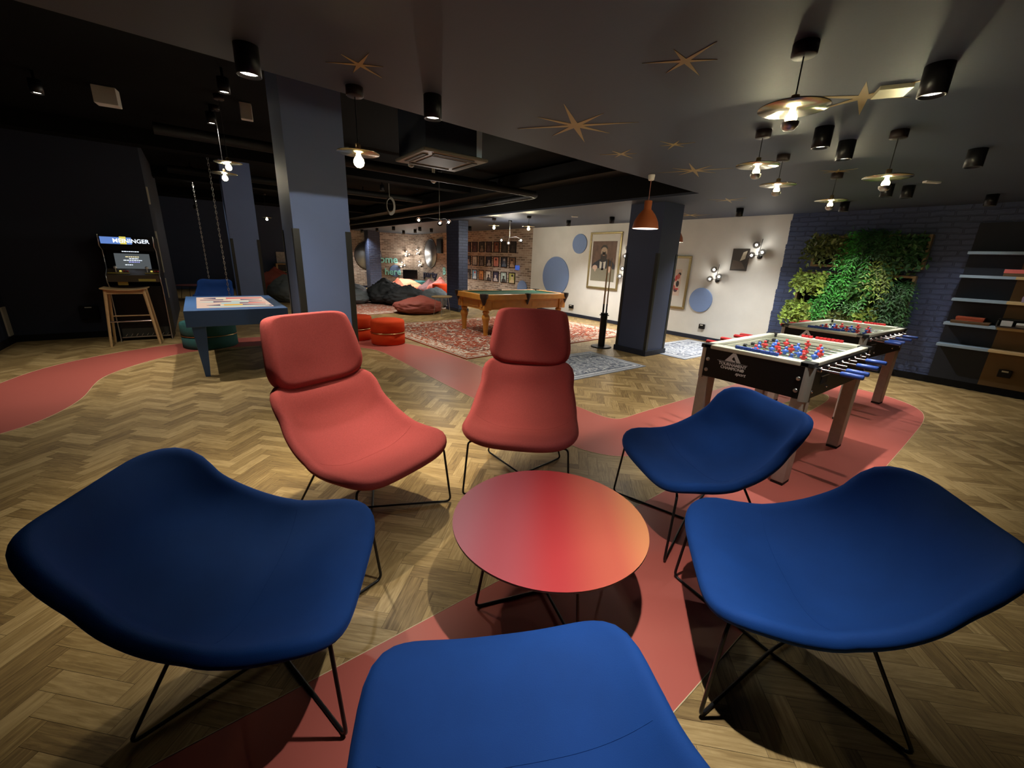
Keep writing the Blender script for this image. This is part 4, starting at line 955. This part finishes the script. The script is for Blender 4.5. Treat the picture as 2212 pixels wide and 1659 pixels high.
for lab, x, y, e, br in (
    ('downlight straight above the round table, outside the picture top', 1.0, .66, EL*1.2, True),
    ('black cylinder downlight above the first foosball table, largest in view', 2.91, .65, EL*.6, False),
    ('left one of the downlight pair above the foosball tables', 3.57, 1.31, EL*1.3, False),
    ('right one of the downlight pair above the foosball tables', 4.04, 1.31, EL*1.3, False),
    ('black cylinder downlight nearest the shelves on the ceiling right side', 4.92, .73, EL*.6, False),
    ('downlight just behind the right brass pendant lamp', 6.21, 1.53, EL*.6, False),
    ('downlight close behind the one at the right brass pendant', 6.42, 1.40, EL*.6, False),
    ('bright downlight in front of the plant wall', 7.37, 2.24, EL*1.9, True),
    ('downlight near the ceiling edge above the right wall lamps', 7.28, 3.63, EL, True),
    ('downlight above the small blue wall panel', 7.30, 7.67, EL, True),
    ('downlight above the bearded man portrait', 7.26, 6.30, EL, True),
    ('bright downlight at the black ceiling edge, far left', .34, 2.70, EL*.9, True),
    ('bright downlight at the black ceiling edge, above the red chairs', 1.31, 2.66, EL*1.0, True),
    ('downlight right of the navy brick column', 7.10, 11.94, EL, True),
    ('downlight in front of the shelves at far right', 7.60, .88, EL*.55, True),
    ('far downlight above the big charcoal bean bag', 5.75, 14.9, EL, True),
    ('far downlight left of the round mirror', 6.93, 16.88, EL, True),
    ('far downlight nearest the brick corner', 6.85, 15.56, EL, True),
    ('far downlight in front of the lamp cluster', 6.41, 14.16, EL*.8, True),
    ('far downlight above the round mirror over party', 6.94, 14.35, EL*.8, True),
    ('far downlight over the mint letters', 5.75, 16.6, EL, True),
    ('farthest downlight left over the first round mirror', 5.7, 18.3, EL*.8, True)):
    near = x < 6.8 and y < 3.2
    downlight(lab, x, y, e*(1.25 if near else (.9 if y < 3 else 2.7)), bright=br, size=((82 if x < 1 else 66) if abs(y-2.64) < .1 else 74) if near else 118, col=(1, .86, .62) if abs(y-2.64) < .1 else ((1, .96, .89) if near else (1, .965, .91)))
# downlights of the raised black ceiling
def stem_spot(label, x, y, zb, e, size=104):
    r = thing('downlight', label, 'ceiling light', (x, y, HV), 0, 'spots of the black ceiling')
    d = HV-zb
    MB().lathe([(0, 0), (.012, 0), (.012, -d+.12), (.05, -d+.12), (.05, -d-.002), (.044, -d-.002), (.044, -d+.02), (0, -d+.02)], 24, caps=False).build('housing', M['metal'], r)
    MB().lathe([(0, -d+.012), (.043, -d+.012), (.043, -d+.019)], 24, caps=False).build('lens', M['lamp'], r)
    if e: spot((x, y, zb+.006), e, col=NEU, size=size)
for lab, x, y, z, e in (('black spot hidden above the ceiling edge behind the left red chair', .26, 3.3, 2.9, 150), ('black spot hidden above the ceiling edge behind the right red chair', 2.62, 3.3, 2.9, 175), ('added fill spot hidden behind the ceiling air conditioner', 3.45, 6.5, 2.9, 230), ('black spot in the raised ceiling at the far left corner', -1.04, 6.68, 2.9, 200), ('dim black spot left of the two columns, under the black ceiling', .44, 5.27, 2.9, 25), ('bright small spot above the arcade cabinet aisle', .38, 6.61, 2.9, 190),  # spot behind the air conditioner is added, unseen, to brighten rug and ottomans
    ('small spot far down the dark aisle, upper one', .16, 11.16, 2.9, 40), ('small spot far down the dark aisle, middle one', .15, 12.55, 2.9, 40), ('small spot far down the dark aisle, lowest one', .2, 16.8, 2.6, 30),
    ('small spot left of the hanging cable loop', 3.63, 11.36, 2.9, 170), ('small spot close to the hanging cable loop', 3.69, 10.16, 2.9, 150)):
    stem_spot(lab, x, y, z, e, 84 if 'hidden' in lab else 104)
# pendants with a flat brass reflector
def disc_pendant(label, x, y, zt, zd, e, R=.14, col=(1, .88, .56), half=False, cap=False):
    r = thing('pendant_lamp', label, 'pendant lamp', (x, y, zt), 0, 'brass disc pendants')
    MB().lathe([(0, 0), (.05, 0), (.05, -.045), (.045, -.05), (0, -.05)], 28, caps=False).build('canopy', M['leather'], r)
    d = zd-zt
    MB().cyl((0, 0, -.045), (0, 0, d+.055), .003, n=8).build('cord', M['rubber'], r)
    MB().lathe([(0, d+.055), (.016, d+.05), (.018, d+.004)], 16, caps=False).build('socket', M['brass'], r)
    MB().lathe([(0, d+.003), (R, d+.003), (R+.001, d), (R, d-.002), (0, d-.002)], 56, caps=False).build('reflector', M['smokebrass'], r)
    if cap:
        b = MB(); b.lathe([(.012, d-.004), (.013, d-.016), (.022, d-.030), (.024, d-.044), (.018, d-.058), (0, d-.063)], 18, caps=False); b.build('bulb', M['bulb'], r)
        b = MB(); b.lathe([(.036, d-.056), (.034, d-.072), (.022, d-.086), (0, d-.091), (0, d-.089), (.021, d-.084), (.033, d-.070), (.035, d-.056)], 24, caps=False); b.build('mirror_cap', M['steel'], r)
    else:
        b = MB(); b.lathe([(.013, d-.004), (.015, d-.016), (.028, d-.034), (.032, d-.052), (.026, d-.070), (.012, d-.080), (0, d-.082)], 18, caps=False); b.build('bulb', M['bulb'], r)
    if half: spot((x, y, zd-.09), e, col=col, size=178, blend=.02, rad=.02)
    else: point((x, y, zd-(.042 if cap else .055)), e, col, .027 if cap else .036)
for lab, x, y, zd, e in (('large brass disc pendant lamp nearest the camera on the right', 2.25, .97, 2.195, 40), ('brass disc pendant lamp second nearest, above the first foosball table', 3.36, 1.61, 2.215, 38),
    ('brass disc pendant lamp behind the second one, towards the white wall', 4.16, 1.79, 2.205, 32), ('brass disc pendant lamp farthest right beside two downlights', 3.98, 1.00, 2.15, 34), ('brass disc pendant lamp in front of the plant wall corner', 5.25, 1.72, 2.19, 30)):
    disc_pendant(lab, x, y, HC, zd, e*1.7, cap=True)
disc_pendant('disc pendant lamp glowing in front of the dusty blue column', .90, 2.86, HC, 2.09, 17, R=.125, col=(1, .95, .82), half=True)
disc_pendant('upper one of two disc pendants before the greyish blue column', .45, 6.15, HV, 2.43, 22, col=(1, .93, .72))
disc_pendant('lower one of two disc pendants before the greyish blue column', 0.43, 6.62, HV, 2.37, 22, col=(1, .93, .72))
disc_pendant('small disc pendant far back between the two columns', 1.9, 15.2, HV, 2.42, 18, col=(1, .93, .72))
disc_pendant('disc pendant lamp above the pool table, left one', 6.0, 8.93, HC, 2.27, 70)
disc_pendant('disc pendant lamp above the pool table, right one', 6.15, 7.75, HC, 2.22, 80)
# orange cone pendants
def cone_pendant(label, x, y, e):
    r = thing('pendant_lamp', label, 'pendant lamp', (x, y, HC), 0, 'terracotta pendants')
    MB().lathe([(0, 0), (.034, 0), (.036, -.01), (.030, -.055), (.024, -.06), (0, -.06)], 28, caps=False).build('canopy', M['white'], r)
    MB().cyl((0, 0, -.055), (0, 0, -.27), .003, n=8).build('cord', mat('pink_cord', (.5, .22, .18), .6), r)
    out = [(.0, -.262), (.038, -.262), (.042, -.268), (.040, -.35), (.060, -.372), (.092, -.41), (.118, -.455), (.126, -.475), (.130, -.48), (.143, -.545), (.144, -.553)]
    MB().lathe(out+[(.139, -.553)], 48, caps=False).build('shade', M['terracotta'], r)
    MB().lathe([(.139, -.553), (.125, -.48), (.088, -.415), (.05, -.37), (0, -.365)], 48, caps=False).build('shade_lining', M['white'], r)
    MB().sphere((0, 0, -.45), .030).build('bulb', M['bulbw'], r)
    spot((x, y, HC-.485), e, col=NEU, size=150, rad=.028)
cone_pendant('terracotta orange bell pendant hanging in front of the navy column', 4.12, 3.08, 70)
cone_pendant('terracotta bell pendant half hidden behind the navy column', 6.63, 4.33, 30)
# sconces and chandeliers
def globe(parent, c, r=.048, e=None, col=NEU):
    MB().sphere(c, r, 18, 12).build('glass_globe', M['globe'], parent)
    MB().sphere(c, .016, 12, 8).build('bulb', M['bulbw'], parent)
M['smoke'] = glass('smoked_glass_globe', (.62, .62, .64))
def sconce(label, y, z, e, far=False, fx=0):
    r = thing('wall_lamp', label, 'wall lamp', (fx, YE, z) if far else (WX, y, z), PI/2 if far else 0, 'three globe wall lamps')
    MB().lathe([(.042, 0), (.042, -.03), (.03, -.038), (0, -.038)], 24, axis='x').build('base', M['metal'], r)
    MB().tube([(-.03, 0, 0), (-.09, -.005, .04), (-.09, -.03, .31)], .006, 8).build('arm', M['metal'], r)
    for c in ((-.095, .115, .02), (-.10, -.065, .075), (-.095, .062, .205)):
        MB().cyl((-.09, -.012, c[2]), c, .005, n=6).build('branch', M['metal'], r)
        g = MB().sphere(c, .062, 20, 14).build('glass_globe', M['smoke'], r); MB().sphere(c, .020, 12, 8).build('bulb', M['bulbw'], g)
    if far: point((fx, YE-.20, z+.1), e, NEU, .06)
    else: point((WX-.20, y, z+.1), e, NEU, .06)
sconce('three-globe wall lamp right of the dark canvas photo', 3.68, 1.72, 3.5)
sconce('three-globe wall lamp above the round blue panel', 4.40, 1.25, 3.5)
sconce('upper three-globe wall lamp right of the bearded portrait', 6.60, 1.66, 3.5)
sconce('lower three-globe wall lamp right of the bearded portrait', 6.70, 1.18, 3.5)
sconce('three-globe wall lamp upper right in the brick corner', 18.75, 1.55, 8)
sconce('three-globe wall lamp lower right in the brick corner', 18.55, 1.02, 8)
sconce('three-globe wall lamp on far wall right of the mint letters', 0, 1.45, 8, True, 8.1)
sconce('three-globe wall lamp on far wall at the end of here', 0, .95, 8, True, 7.85)
def chandelier(label, x, y, zt, zg, e, gl):
    r = thing('chandelier', label, 'chandelier', (x, y, zt), 0, 'globe chandeliers')
    MB().lathe([(0, 0), (.05, 0), (.05, -.03), (0, -.035)], 24, caps=False).build('canopy', M['metal'], r)
    MB().cyl((0, 0, -.03), (0, 0, zg-zt+.05), .006, n=8).build('stem', M['steel'], r)
    for dx, dy, dz in gl:
        c = (dx, dy, zg-zt+dz); MB().tube([(0, 0, zg-zt+.07), (dx*.6, dy*.6, zg-zt+.09), (dx, dy, c[2]+.03)], .005, 8).build('arm', M['metal'], r)
        MB().sphere(c, .055, 18, 12).build('glass_globe', M['globe'], r); MB().sphere(c, .02, 12, 8).build('bulb', M['bulbw'], r)
    point((x, y, zg-.10), e, NEU, .05)
chandelier('globe chandelier above the pool table end wall', 6.55, 9.02, HC, 1.96, 34, ((-.10, .22, .0), (.06, .12, -.06), (.05, -.42, .0)))
chandelier('globe chandelier in front of the black beam', 4.05, 8.0, HV, 2.14, 34, ((-.38, .15, .03), (.02, .02, 0), (.14, -.12, .02)))
# ------------------------------------------------------------------ stars painted on the ceiling
def star(label, x, y, R, rot, n=8, inner=.13):
    pts = []
    for j in range(2*n):
        a = rot+PI*j/n; rr = R*(1. if (j//2) % 2 == 0 else .72) if j % 2 == 0 else R*inner; pts.append((rr*math.cos(a), rr*math.sin(a)))
    mb = MB(); mb.prism(pts, -.002, -.0003); o = mb.build('ceiling_star', M['starfill']); o.location = (x, y, HC); return tag(o, label, 'star decoration', 'gold ceiling stars')
for lab, x, y, R, rot, n in (('largest gold ceiling star, at the black ceiling edge in the middle', 2.34, 2.46, .44, .62, 8), ('gold ceiling star at the top left near two spots', .83, 2.53, .17, .5, 6), ('gold ceiling star near the top edge, left of the nearest pendant', 2.02, 1.40, .20, .2, 6),
    ('tiny gold ceiling star right of the largest one', 3.2, 2.75, .19, .1, 6), ('gold ceiling star above the terracotta pendant, right', 4.23, 2.65, .36, .4, 8), ('bright gold star between the foosball pendants', 5.14, 1.69, .17, .4, 6), ('gold ceiling star above the navy column, right', 6.32, 3.35, .30, .3, 6),
    ('gold ceiling star at the white wall edge', 7.75, 4.80, .42, .2, 8), ('gold star under the nearest big downlight', 3.12, .99, .34, .3, 6), ('faint gold star right of the small one', 3.25, 2.25, .16, .9, 6)):
    star(lab, x, y, R, rot, n)
# gold reflector plate beside the largest downlight
mb = MB(); mb.bx(-.07, .07, -.07, .07, -.02, -.0); o = mb.build('ceiling_sign', mat('pale_gold_plate', (.66, .62, .40), .35, metal=.3)); o.location = (3.10, .86, HC); o.rotation_euler = (0, 0, .5); tag(o, 'square brass ceiling plate beside the largest downlight', 'ceiling plate')
for lab, x, y, w, d in (('small pale ceiling sensor near the shelves', 6.24, 1.19, .16, .05), ('small pale ceiling sensor above the white wall', 6.71, 6.87, .14, .07)):
    mb = MB(); mb.bx(-w/2, w/2, -d/2, d/2, -.02, 0); o = mb.build('ceiling_sensor', M['white'], bevel=.004); o.location = (x, y, HC); o.rotation_euler = (0, 0, -.6); tag(o, lab, 'sensor')
# ------------------------------------------------------------------ things under the black ceiling
def ac_unit():
    r = thing('air_conditioner', 'ceiling cassette air conditioner under a dark blue box', 'air conditioner', (2.46, 4.80, 2.55))
    mb = MB(); mb.bx(-.40, .40, -.40, .40, 0, .035); mb.build('panel', M['acgrey'], r, bevel=.012)
    MB().bx(-.22, .22, -.22, .22, -.006, .002).build('intake_grille', M['acdark'], r)
    for k in range(4):
        a = k*PI/2; b = MB(); b.box((0, -.31, -.003), (.5, .06, .008)); o = b.build('louvre', M['acdark'], r); o.rotation_euler = (0, 0, a)
        b = MB(); b.box((0, -.285, -.008), (.5, .006, .006)); o = b.build('louvre_edge', M['acgrey'], r); o.rotation_euler = (0, 0, a)
    MB().bx(-.36, .33, -.36, .36, .035, HV-2.55).build('casing', M['navy'], r); MB().bx(.26, .33, -.366, -.36, .04, .42).build('lit_edge', M['litedge'], r)  # pale strip at the casing's right end paints its lit edge
ac_unit()
def hang(name, label, cat, build, loc): 
    r = thing(name, label, cat, loc); build(r); return r
def drop(r):
    MB().cyl((0, 0, 0), (0, 0, -.40), .022, n=14).build('tube', M['pvc'], r); MB().lathe([(.025, -.38), (.042, -.39), (.042, -.44), (.02, -.46), (0, -.46)], 18, caps=False).build('sensor_head', M['pvc'], r)
hang('ceiling_sensor', 'white sensor on a long drop tube below the air conditioner', 'sensor', drop, (2.95, 6.0, HV-.12))
def stub(r): MB().lathe([(.03, 0), (.03, -.14), (.038, -.15), (.038, -.24), (.02, -.25), (0, -.25)], 16).build('body', M['pvc'], r); MB().tube([(.12+.07*math.cos(t), 0, -.13+.07*math.sin(t)) for t in np.linspace(0, 2*PI, 17)[:-1]], .012, 6, closed=True).build('hose_loop', M['pvc'], r)
hang('junction_box', 'short pale junction stub left below the air conditioner', 'junction box', stub, (2.50, 5.75, HV-.22))
def coil(r):
    for k in range(4):
        R = .135+.014*k; MB().tube([(R*.55*math.cos(t)+.01*k, .02*k-.03, -.62+R*math.sin(t)) for t in np.linspace(0, 2*PI, 33)[:-1]], .008, 6, closed=True).build('cable_turn', M['acgrey'], r)
    MB().cyl((0, 0, 0), (.0, 0, -.44), .008, n=8).build('cable_end', M['acgrey'], r)
hang('cable_coil', 'coil of pale cable hanging from the black ceiling', 'cable', coil, (3.45, 9.1, HV))
def pipes():
    for k, (y, lab) in enumerate(((7.4, 'nearest black service pipe across the raised ceiling'), (10.9, 'farther black service pipe across the raised ceiling'))):
        mb = MB(); mb.cyl((-.2, y, HV-.20), (VX-.5, y+.1, HV-.20), .07, n=16); tag(mb.build('service_pipe', M['void_pipe']), lab, 'pipe', 'black ceiling pipes')
    mb = MB(); mb.bx(VX-.42, VX-.02, 3.5, 18.5, HV-.30, HV-.05); tag(mb.build('cable_tray', M['void_pipe']), 'black cable tray along the inside of the long beam', 'cable tray')
    mb = MB(); mb.tube(fillet([(1.2, 5.6, HV-.56), (4.75, 5.75, HV-.56), (4.85, 8, HV-.56), (4.9, 18, HV-.56)], .2), .05, 10); tag(mb.build('service_pipe', M['void_pipe']), 'bent black pipe running along the long beam', 'pipe', 'black ceiling pipes')
pipes()
for lab, x, y, z, w in (('larger pale emergency light box at the left of the black ceiling', -.53, 6.8, 3.0, .20), ('smaller pale emergency light box above the columns', .71, 6.26, 3.0, .12)):
    mb = MB(); mb.bx(-w/2, w/2, -w*.35, w*.35, -.07, .10); o = mb.build('emergency_light', M['pvc'], bevel=.006); o.location = (x, y, z); o.rotation_euler = (0, 0, -.15); tag(o, lab, 'emergency light')
for lab, x, y, zt, zb in (('pale chain hanging right, in front of the greyish blue column', .42, 9.9, HV, .55), ('pale chain hanging left, farther down the dark aisle', .18, 12.6, HV, .55)):
    mb = MB(); z = zt; k = 0
    while z > zb:
        t = np.linspace(0, 2*PI, 9)[:-1]
        mb.tube([((.013*math.cos(q) if k % 2 else 0), (0 if k % 2 else .013*math.cos(q)), z-.03+.032*math.sin(q)) for q in t], .005, 5, closed=True); z -= .05; k += 1
    o = mb.build('hanging_chain', M['steel']); o.location = (x, y, 0); tag(o, lab, 'chain', 'hanging chains')
# strips on the wall end by the arcade
for lab, z0, z1 in (('upper pale strip on the dark wall end above the arcade', 2.14, 2.40), ('lower pale strip on the dark wall end beside the arcade', 1.05, 1.72), ('lowest short pale strip on the dark wall end', .62, .95)):
    mb = MB(); mb.bx(-.498, -.478, 9.46, 9.56, z0, z1); tag(mb.build('wall_strip', M['beige']), lab, 'trim', kind='structure')
mb = MB(); mb.bx(-1.62, -1.40, 9.36, 9.428, .30, .52); o = tag(mb.build('wall_box', M['black'], bevel=.01), 'black box low on the dark wall left of the stool', 'wall box'); MB().bx(-1.55, -1.47, 9.358, 9.361, .49, .505).build('label_plate', M['pvc'], o)
# far shelf and picture seen between the columns
def far_shelf():
    r = thing('bookcase', 'pale wooden open bookcase far back between the columns', 'bookcase', (2.85, 19.18, 0))
    for x in (-.33, .33): MB().bx(x-.03, x+.03, -.18, .18, 0, .98).build('side', M['stool'], r)
    for z in (.05, .36, .66, .95): MB().bx(-.33, .33, -.18, .18, z, z+.03).build('shelf', M['stool'], r)
    MB().bx(-.33, .33, .15, .18, 0, .98).build('back_panel', M['leather'], r)
    o = MB().bx(2.58, 3.2, 19.36, 19.399, .99, 1.42).build('wall_print', mat('pale_print', (.42, .43, .44), .7, var=.5, vscale=9)); tag(o, 'pale grey print above the far wooden bookcase', 'picture')
far_shelf()
# ------------------------------------------------------------------ sockets
for lab, y, z in (('black double socket below the big portrait', 8.49, .27), ('black socket on the white wall behind the foosball table', 4.55, .29), ('black socket on the brown panel below the shelves', .30, .30)):
    w = .16 if y > 8 else .12; xx = WX-.028 if y < 1 else WX
    r = thing('wall_socket', lab, 'socket', (xx, y, z), 0, 'wall sockets')
    MB().bx(-.045, -.001, -w/2, w/2, -.05, .05).build('body', M['fblack'], r, bevel=.006); MB().bx(-.048, -.044, -w/4, w/4, .02, .04).build('switch', M['pvc'], r)
# ------------------------------------------------------------------ shelves with boxes
for lab, z in (('topmost pale shelf on the charcoal panel', 1.815), ('second pale shelf from the top, holding the pink box', 1.515), ('middle pale shelf with the lilac box', 1.21), ('fourth pale shelf, with stacked rust boxes', .885), ('lowest pale shelf above the black socket', .59)):
    r = thing('wall_shelf', lab, 'shelf', (WX-.028, 0, z), 0, 'wall shelves')
    MB().bx(-.20, 0, .505, 1.0, -.018, .018).build('blue_section', M['shelfblue'], r, bevel=.002); MB().bx(-.20, 0, -1.2, .505, -.018, .018).build('wood_section', M['shelfwood'], r, bevel=.002)
def gbox(label, m, m2, y0, y1, z, h, d=.19, rz=0):
    r = thing('game_box', label, 'game box', (WX-.135, (y0+y1)/2, z), rz, 'boxes on the wall shelves'); w = y1-y0
    MB().bx(-d/2, d/2, -w/2, w/2, 0, h*.55).build('box_base', m2, r, bevel=.003); MB().bx(-d/2-.003, d/2+.003, -w/2-.003, w/2+.003, h*.45, h).build('box_lid', m, r, bevel=.003)
gbox('pink and dark game box on the second shelf', M['boxpink'], M['boxbrown'], .14, .62, 1.533, .085)
gbox('lilac game box on the middle shelf', M['boxlilac'], M['boxlilac'], -.05, .39, 1.228, .07)
gbox('lower brown game box of the stack on the fourth shelf', M['boxbrown'], M['boxbrown'], .58, .94, .903, .035, .19)
gbox('upper rust game box of the stack on the fourth shelf', M['boxrust'], M['boxrust'], .64, .90, .938, .055, .15)
def tray():
    r = thing('game_tray', 'dark open game tray with white pieces on the fourth shelf', 'game tray', (WX-.14, .22, .903))
    MB().bx(-.13, .10, -.30, .30, 0, .016).build('tray_base', M['leather'], r)
    mb = MB(); mb.bx(-.13, -.122, -.3, .3, .09, .105); mb.bx(-.13, .10, .292, .30, .016, .105); mb.bx(-.13, .10, -.30, -.292, .016, .105); mb.bx(.092, .10, -.3, .3, .016, .105); mb.bx(-.13, -.10, -.3, .3, .09, .1); mb.build('tray_frame', M['guard'], r)
    for k, (y, w, h) in enumerate(((.22, .10, .07), (.08, .12, .03), (.06, .16, .05), (-.10, .07, .035), (-.2, .10, .05))): MB().bx(-.06-.02*(k % 2), .0, y-w/2, y+w/2, .016, .016+h).build('game_piece', M['paper'] if k % 2 == 0 else M['white'], r, bevel=.004)
tray()
# ------------------------------------------------------------------ plant wall
def planter(label, y0, y1, z0, z1, t=.035, d=.12):
    r = thing('planter_frame', label, 'planter', (WX-.012, (y0+y1)/2, z0), 0, 'wooden planter frames'); w = y1-y0; h = z1-z0
    for b_ in ((-w/2, w/2, 0, t), (-w/2, w/2, h-t, h)): MB().bx(-d, 0, b_[0], b_[1], b_[2], b_[3]).build('rail', M['crate'], r, bevel=.003)
    for s in (-1, 1): MB().bx(-d, 0, s*(w/2-t/2)-t/2, s*(w/2-t/2)+t/2, t, h-t).build('stile', M['crate'], r, bevel=.003)
    MB().bx(-.012, 0, -w/2+t, w/2-t, t, h-t).build('back_board', M['black'], r)
planter('upper wooden planter frame on the blue brick wall', 1.40, 2.80, 1.58, 2.06)
planter('lower wooden planter frame on the blue brick wall', 1.44, 2.92, .60, 1.49)
def leafmat(name, c):
    m = mat(name, c, .5, var=0, spec=.35); n, l = nt(m); b = n['Principled BSDF']
    g = n.new('ShaderNodeNewGeometry'); mx = n.new('ShaderNodeMix'); mx.data_type = 'RGBA'
    mx.inputs[6].default_value = (*[v*.35 for v in c], 1); mx.inputs[7].default_value = (*[min(1, v*1.5) for v in c], 1)
    l.new(g.outputs['Random Per Island'], mx.inputs[0]); l.new(mx.outputs[2], b.inputs['Base Color']); return m
LG = {'bright': leafmat('bright_fern_green', (.065, .36, .05)), 'yellow': leafmat('yellow_green', (.26, .38, .07)), 'olive': leafmat('olive_green', (.11, .15, .04)), 'deep': leafmat('deep_green', (.03, .10, .028)), 'mid': leafmat('mid_green', (.065, .22, .045))}
def plant(label, y, z, w, h, kind, m, n=46, seed=0, hang=1., out=.22):
    R = random.Random(seed); r = thing('hanging_plant', label, 'plant', (WX-.10, y, z), 0, 'plants on the blue brick wall')
    lv = MB(); st = MB()
    for i in range(n):
        y0 = R.uniform(-w/2, w/2); z0 = R.uniform(-h*.25, h*.35); ln = R.uniform(.45, 1.)*h*.8; o = R.uniform(.25, 1)*out
        p0 = Vector((R.uniform(-.02, .03), y0, z0)); dirn = Vector((-o*1.3, R.uniform(-.8, .8)*ln*.5, .12*h*R.uniform(.2, 1.2)))
        N = 7; pts = [p0+dirn*(k/N)+Vector((o*.35*(k/N)**2, 0, -hang*ln*(k/N)**2)) for k in range(N+1)]
        if i % 2 == 0: st.tube(pts, .0022, 4)
        for k in range(1, N+1):
            p = pts[k]; tg = (pts[k]-pts[k-1]).normalized()
            if kind == 'fern':
                for sd in (-1, 1):
                    side = tg.cross(Vector((-1, 0, .25))).normalized()*sd; L = (.075*(1-.55*k/N)+.012)*R.uniform(.7, 1.2); wv = .012
                    tip = p+side*L+tg*.03+Vector((R.uniform(-.03, .01), 0, -.010)); m1 = p+side*L*.5+tg*(wv+.012); m2 = p+side*L*.5-tg*wv*.4
                    lv.add([p, m2, tip, m1], [(0, 1, 2, 3)], False)
            elif k > 1:
                a = R.uniform(0, 2*PI); side = Vector((-.5*abs(math.cos(a))-.1, math.cos(a), math.sin(a)*.8-.25)).normalized(); L = R.uniform(.055, .10)
                nn = side.cross(Vector((-1, R.uniform(-.8, .8), R.uniform(-.2, .9)))).normalized()*L*.27; tip = p+side*L; md = p+side*L*.45; up = Vector((-.010, 0, .004))
                lv.add([p, md-nn+up, tip, md+nn+up, md], [(0, 1, 4), (1, 2, 4), (2, 3, 4), (3, 0, 4)], False)
    lv.build('leaves', LG[m], r); st.build('stems', M['stem'], r)
for i, (lab, y, z, w, h, k, m, n) in enumerate((
    ('dark olive leafy plant at the upper left of the plant wall', 2.62, 1.93, .50, .40, 'leaf', 'olive', 84),
    ('bright green fern trailing down the middle of the plant wall', 2.22, 1.88, .26, .72, 'fern', 'bright', 64),
    ('dark green fern at the top centre of the plant wall', 1.98, 2.00, .44, .38, 'fern', 'deep', 60),
    ('deep green bushy plant at the upper right of the plant wall', 1.63, 1.90, .44, .50, 'leaf', 'deep', 84),
    ('yellow green leafy plant at the left of the lower frame', 2.72, 1.40, .44, .32, 'leaf', 'yellow', 84),
    ('bright green fern trailing over the lower frame left of centre', 2.36, 1.30, .26, .46, 'fern', 'bright', 36),
    ('mid green leafy plant in the centre of the lower frame', 2.05, 1.40, .30, .44, 'leaf', 'mid', 56),
    ('olive fern hanging right of centre over the lower frame', 1.82, 1.60, .20, .66, 'fern', 'yellow', 40),
    ('deep green plant at the right end of the lower frame', 1.60, 1.25, .30, .50, 'fern', 'deep', 56),
    ('yellow green plant at the lower left of the plant wall', 2.80, .90, .40, .34, 'leaf', 'yellow', 80),
    ('bright green fern low left above the foosball handles', 2.50, .98, .24, .40, 'fern', 'bright', 34),
    ('olive leafy plant low in the centre of the plant wall', 2.18, .80, .44, .26, 'leaf', 'olive', 70),
    ('yellow green plant low right of centre on the plant wall', 1.90, .90, .24, .32, 'leaf', 'yellow', 38),
    ('deep green fern at the lower right end of the plant wall', 1.56, .90, .30, .44, 'fern', 'deep', 40),
    ('mid green fern in the middle, right of the dark gap', 2.02, 1.06, .26, .40, 'fern', 'mid', 30))):
    plant(lab, y, z, w, h, k, m, n, seed=i+3)
# ------------------------------------------------------------------ camera
F, PI_, RO, YA = 883.56, math.radians(16.957), math.radians(2.310), math.radians(37.085)
def Rz(a): c, s = math.cos(a), math.sin(a); return Matrix(((c, -s, 0), (s, c, 0), (0, 0, 1)))
def Rx(a): c, s = math.cos(a), math.sin(a); return Matrix(((1, 0, 0), (0, c, -s), (0, s, c)))
W2L = Matrix(((math.cos(YA), -math.sin(YA), 0), (0, 0, -1), (math.sin(YA), math.cos(YA), 0)))
W2C = Rz(RO) @ Rx(PI_) @ W2L
R = Matrix((W2C[0], -W2C[1], -W2C[2])).transposed()
cd = bpy.data.cameras.new('camera'); cam = bpy.data.objects.new('camera', cd); COL.objects.link(cam)
cam.matrix_world = Matrix.Translation((0, 0, 1.5)) @ R.to_4x4()
cd.sensor_fit = 'HORIZONTAL'; cd.sensor_width = 36; cd.lens = 36*F/2212; cd.clip_start = .02; cd.clip_end = 100
SC.camera = cam
w = bpy.data.worlds.new('world'); SC.world = w; w.use_nodes = True; w.node_tree.nodes['Background'].inputs[0].default_value = (.5, .55, .7, 1); w.node_tree.nodes['Background'].inputs[1].default_value = .004
SC.view_settings.view_transform = 'Standard'; SC.view_settings.look = 'None'; SC.view_settings.exposure = 0.; SC.view_settings.gamma = 1.; SC.view_settings.use_curve_mapping = False
cy = SC.cycles; cy.max_bounces = 7; cy.diffuse_bounces = 4; cy.glossy_bounces = 4; cy.transmission_bounces = 6; cy.transparent_max_bounces = 6; cy.sample_clamp_indirect = 4.; cy.caustics_reflective = False; cy.caustics_refractive = False
cy.use_denoising = True
try: cy.denoiser = 'OPENIMAGEDENOISE'
except Exception: pass
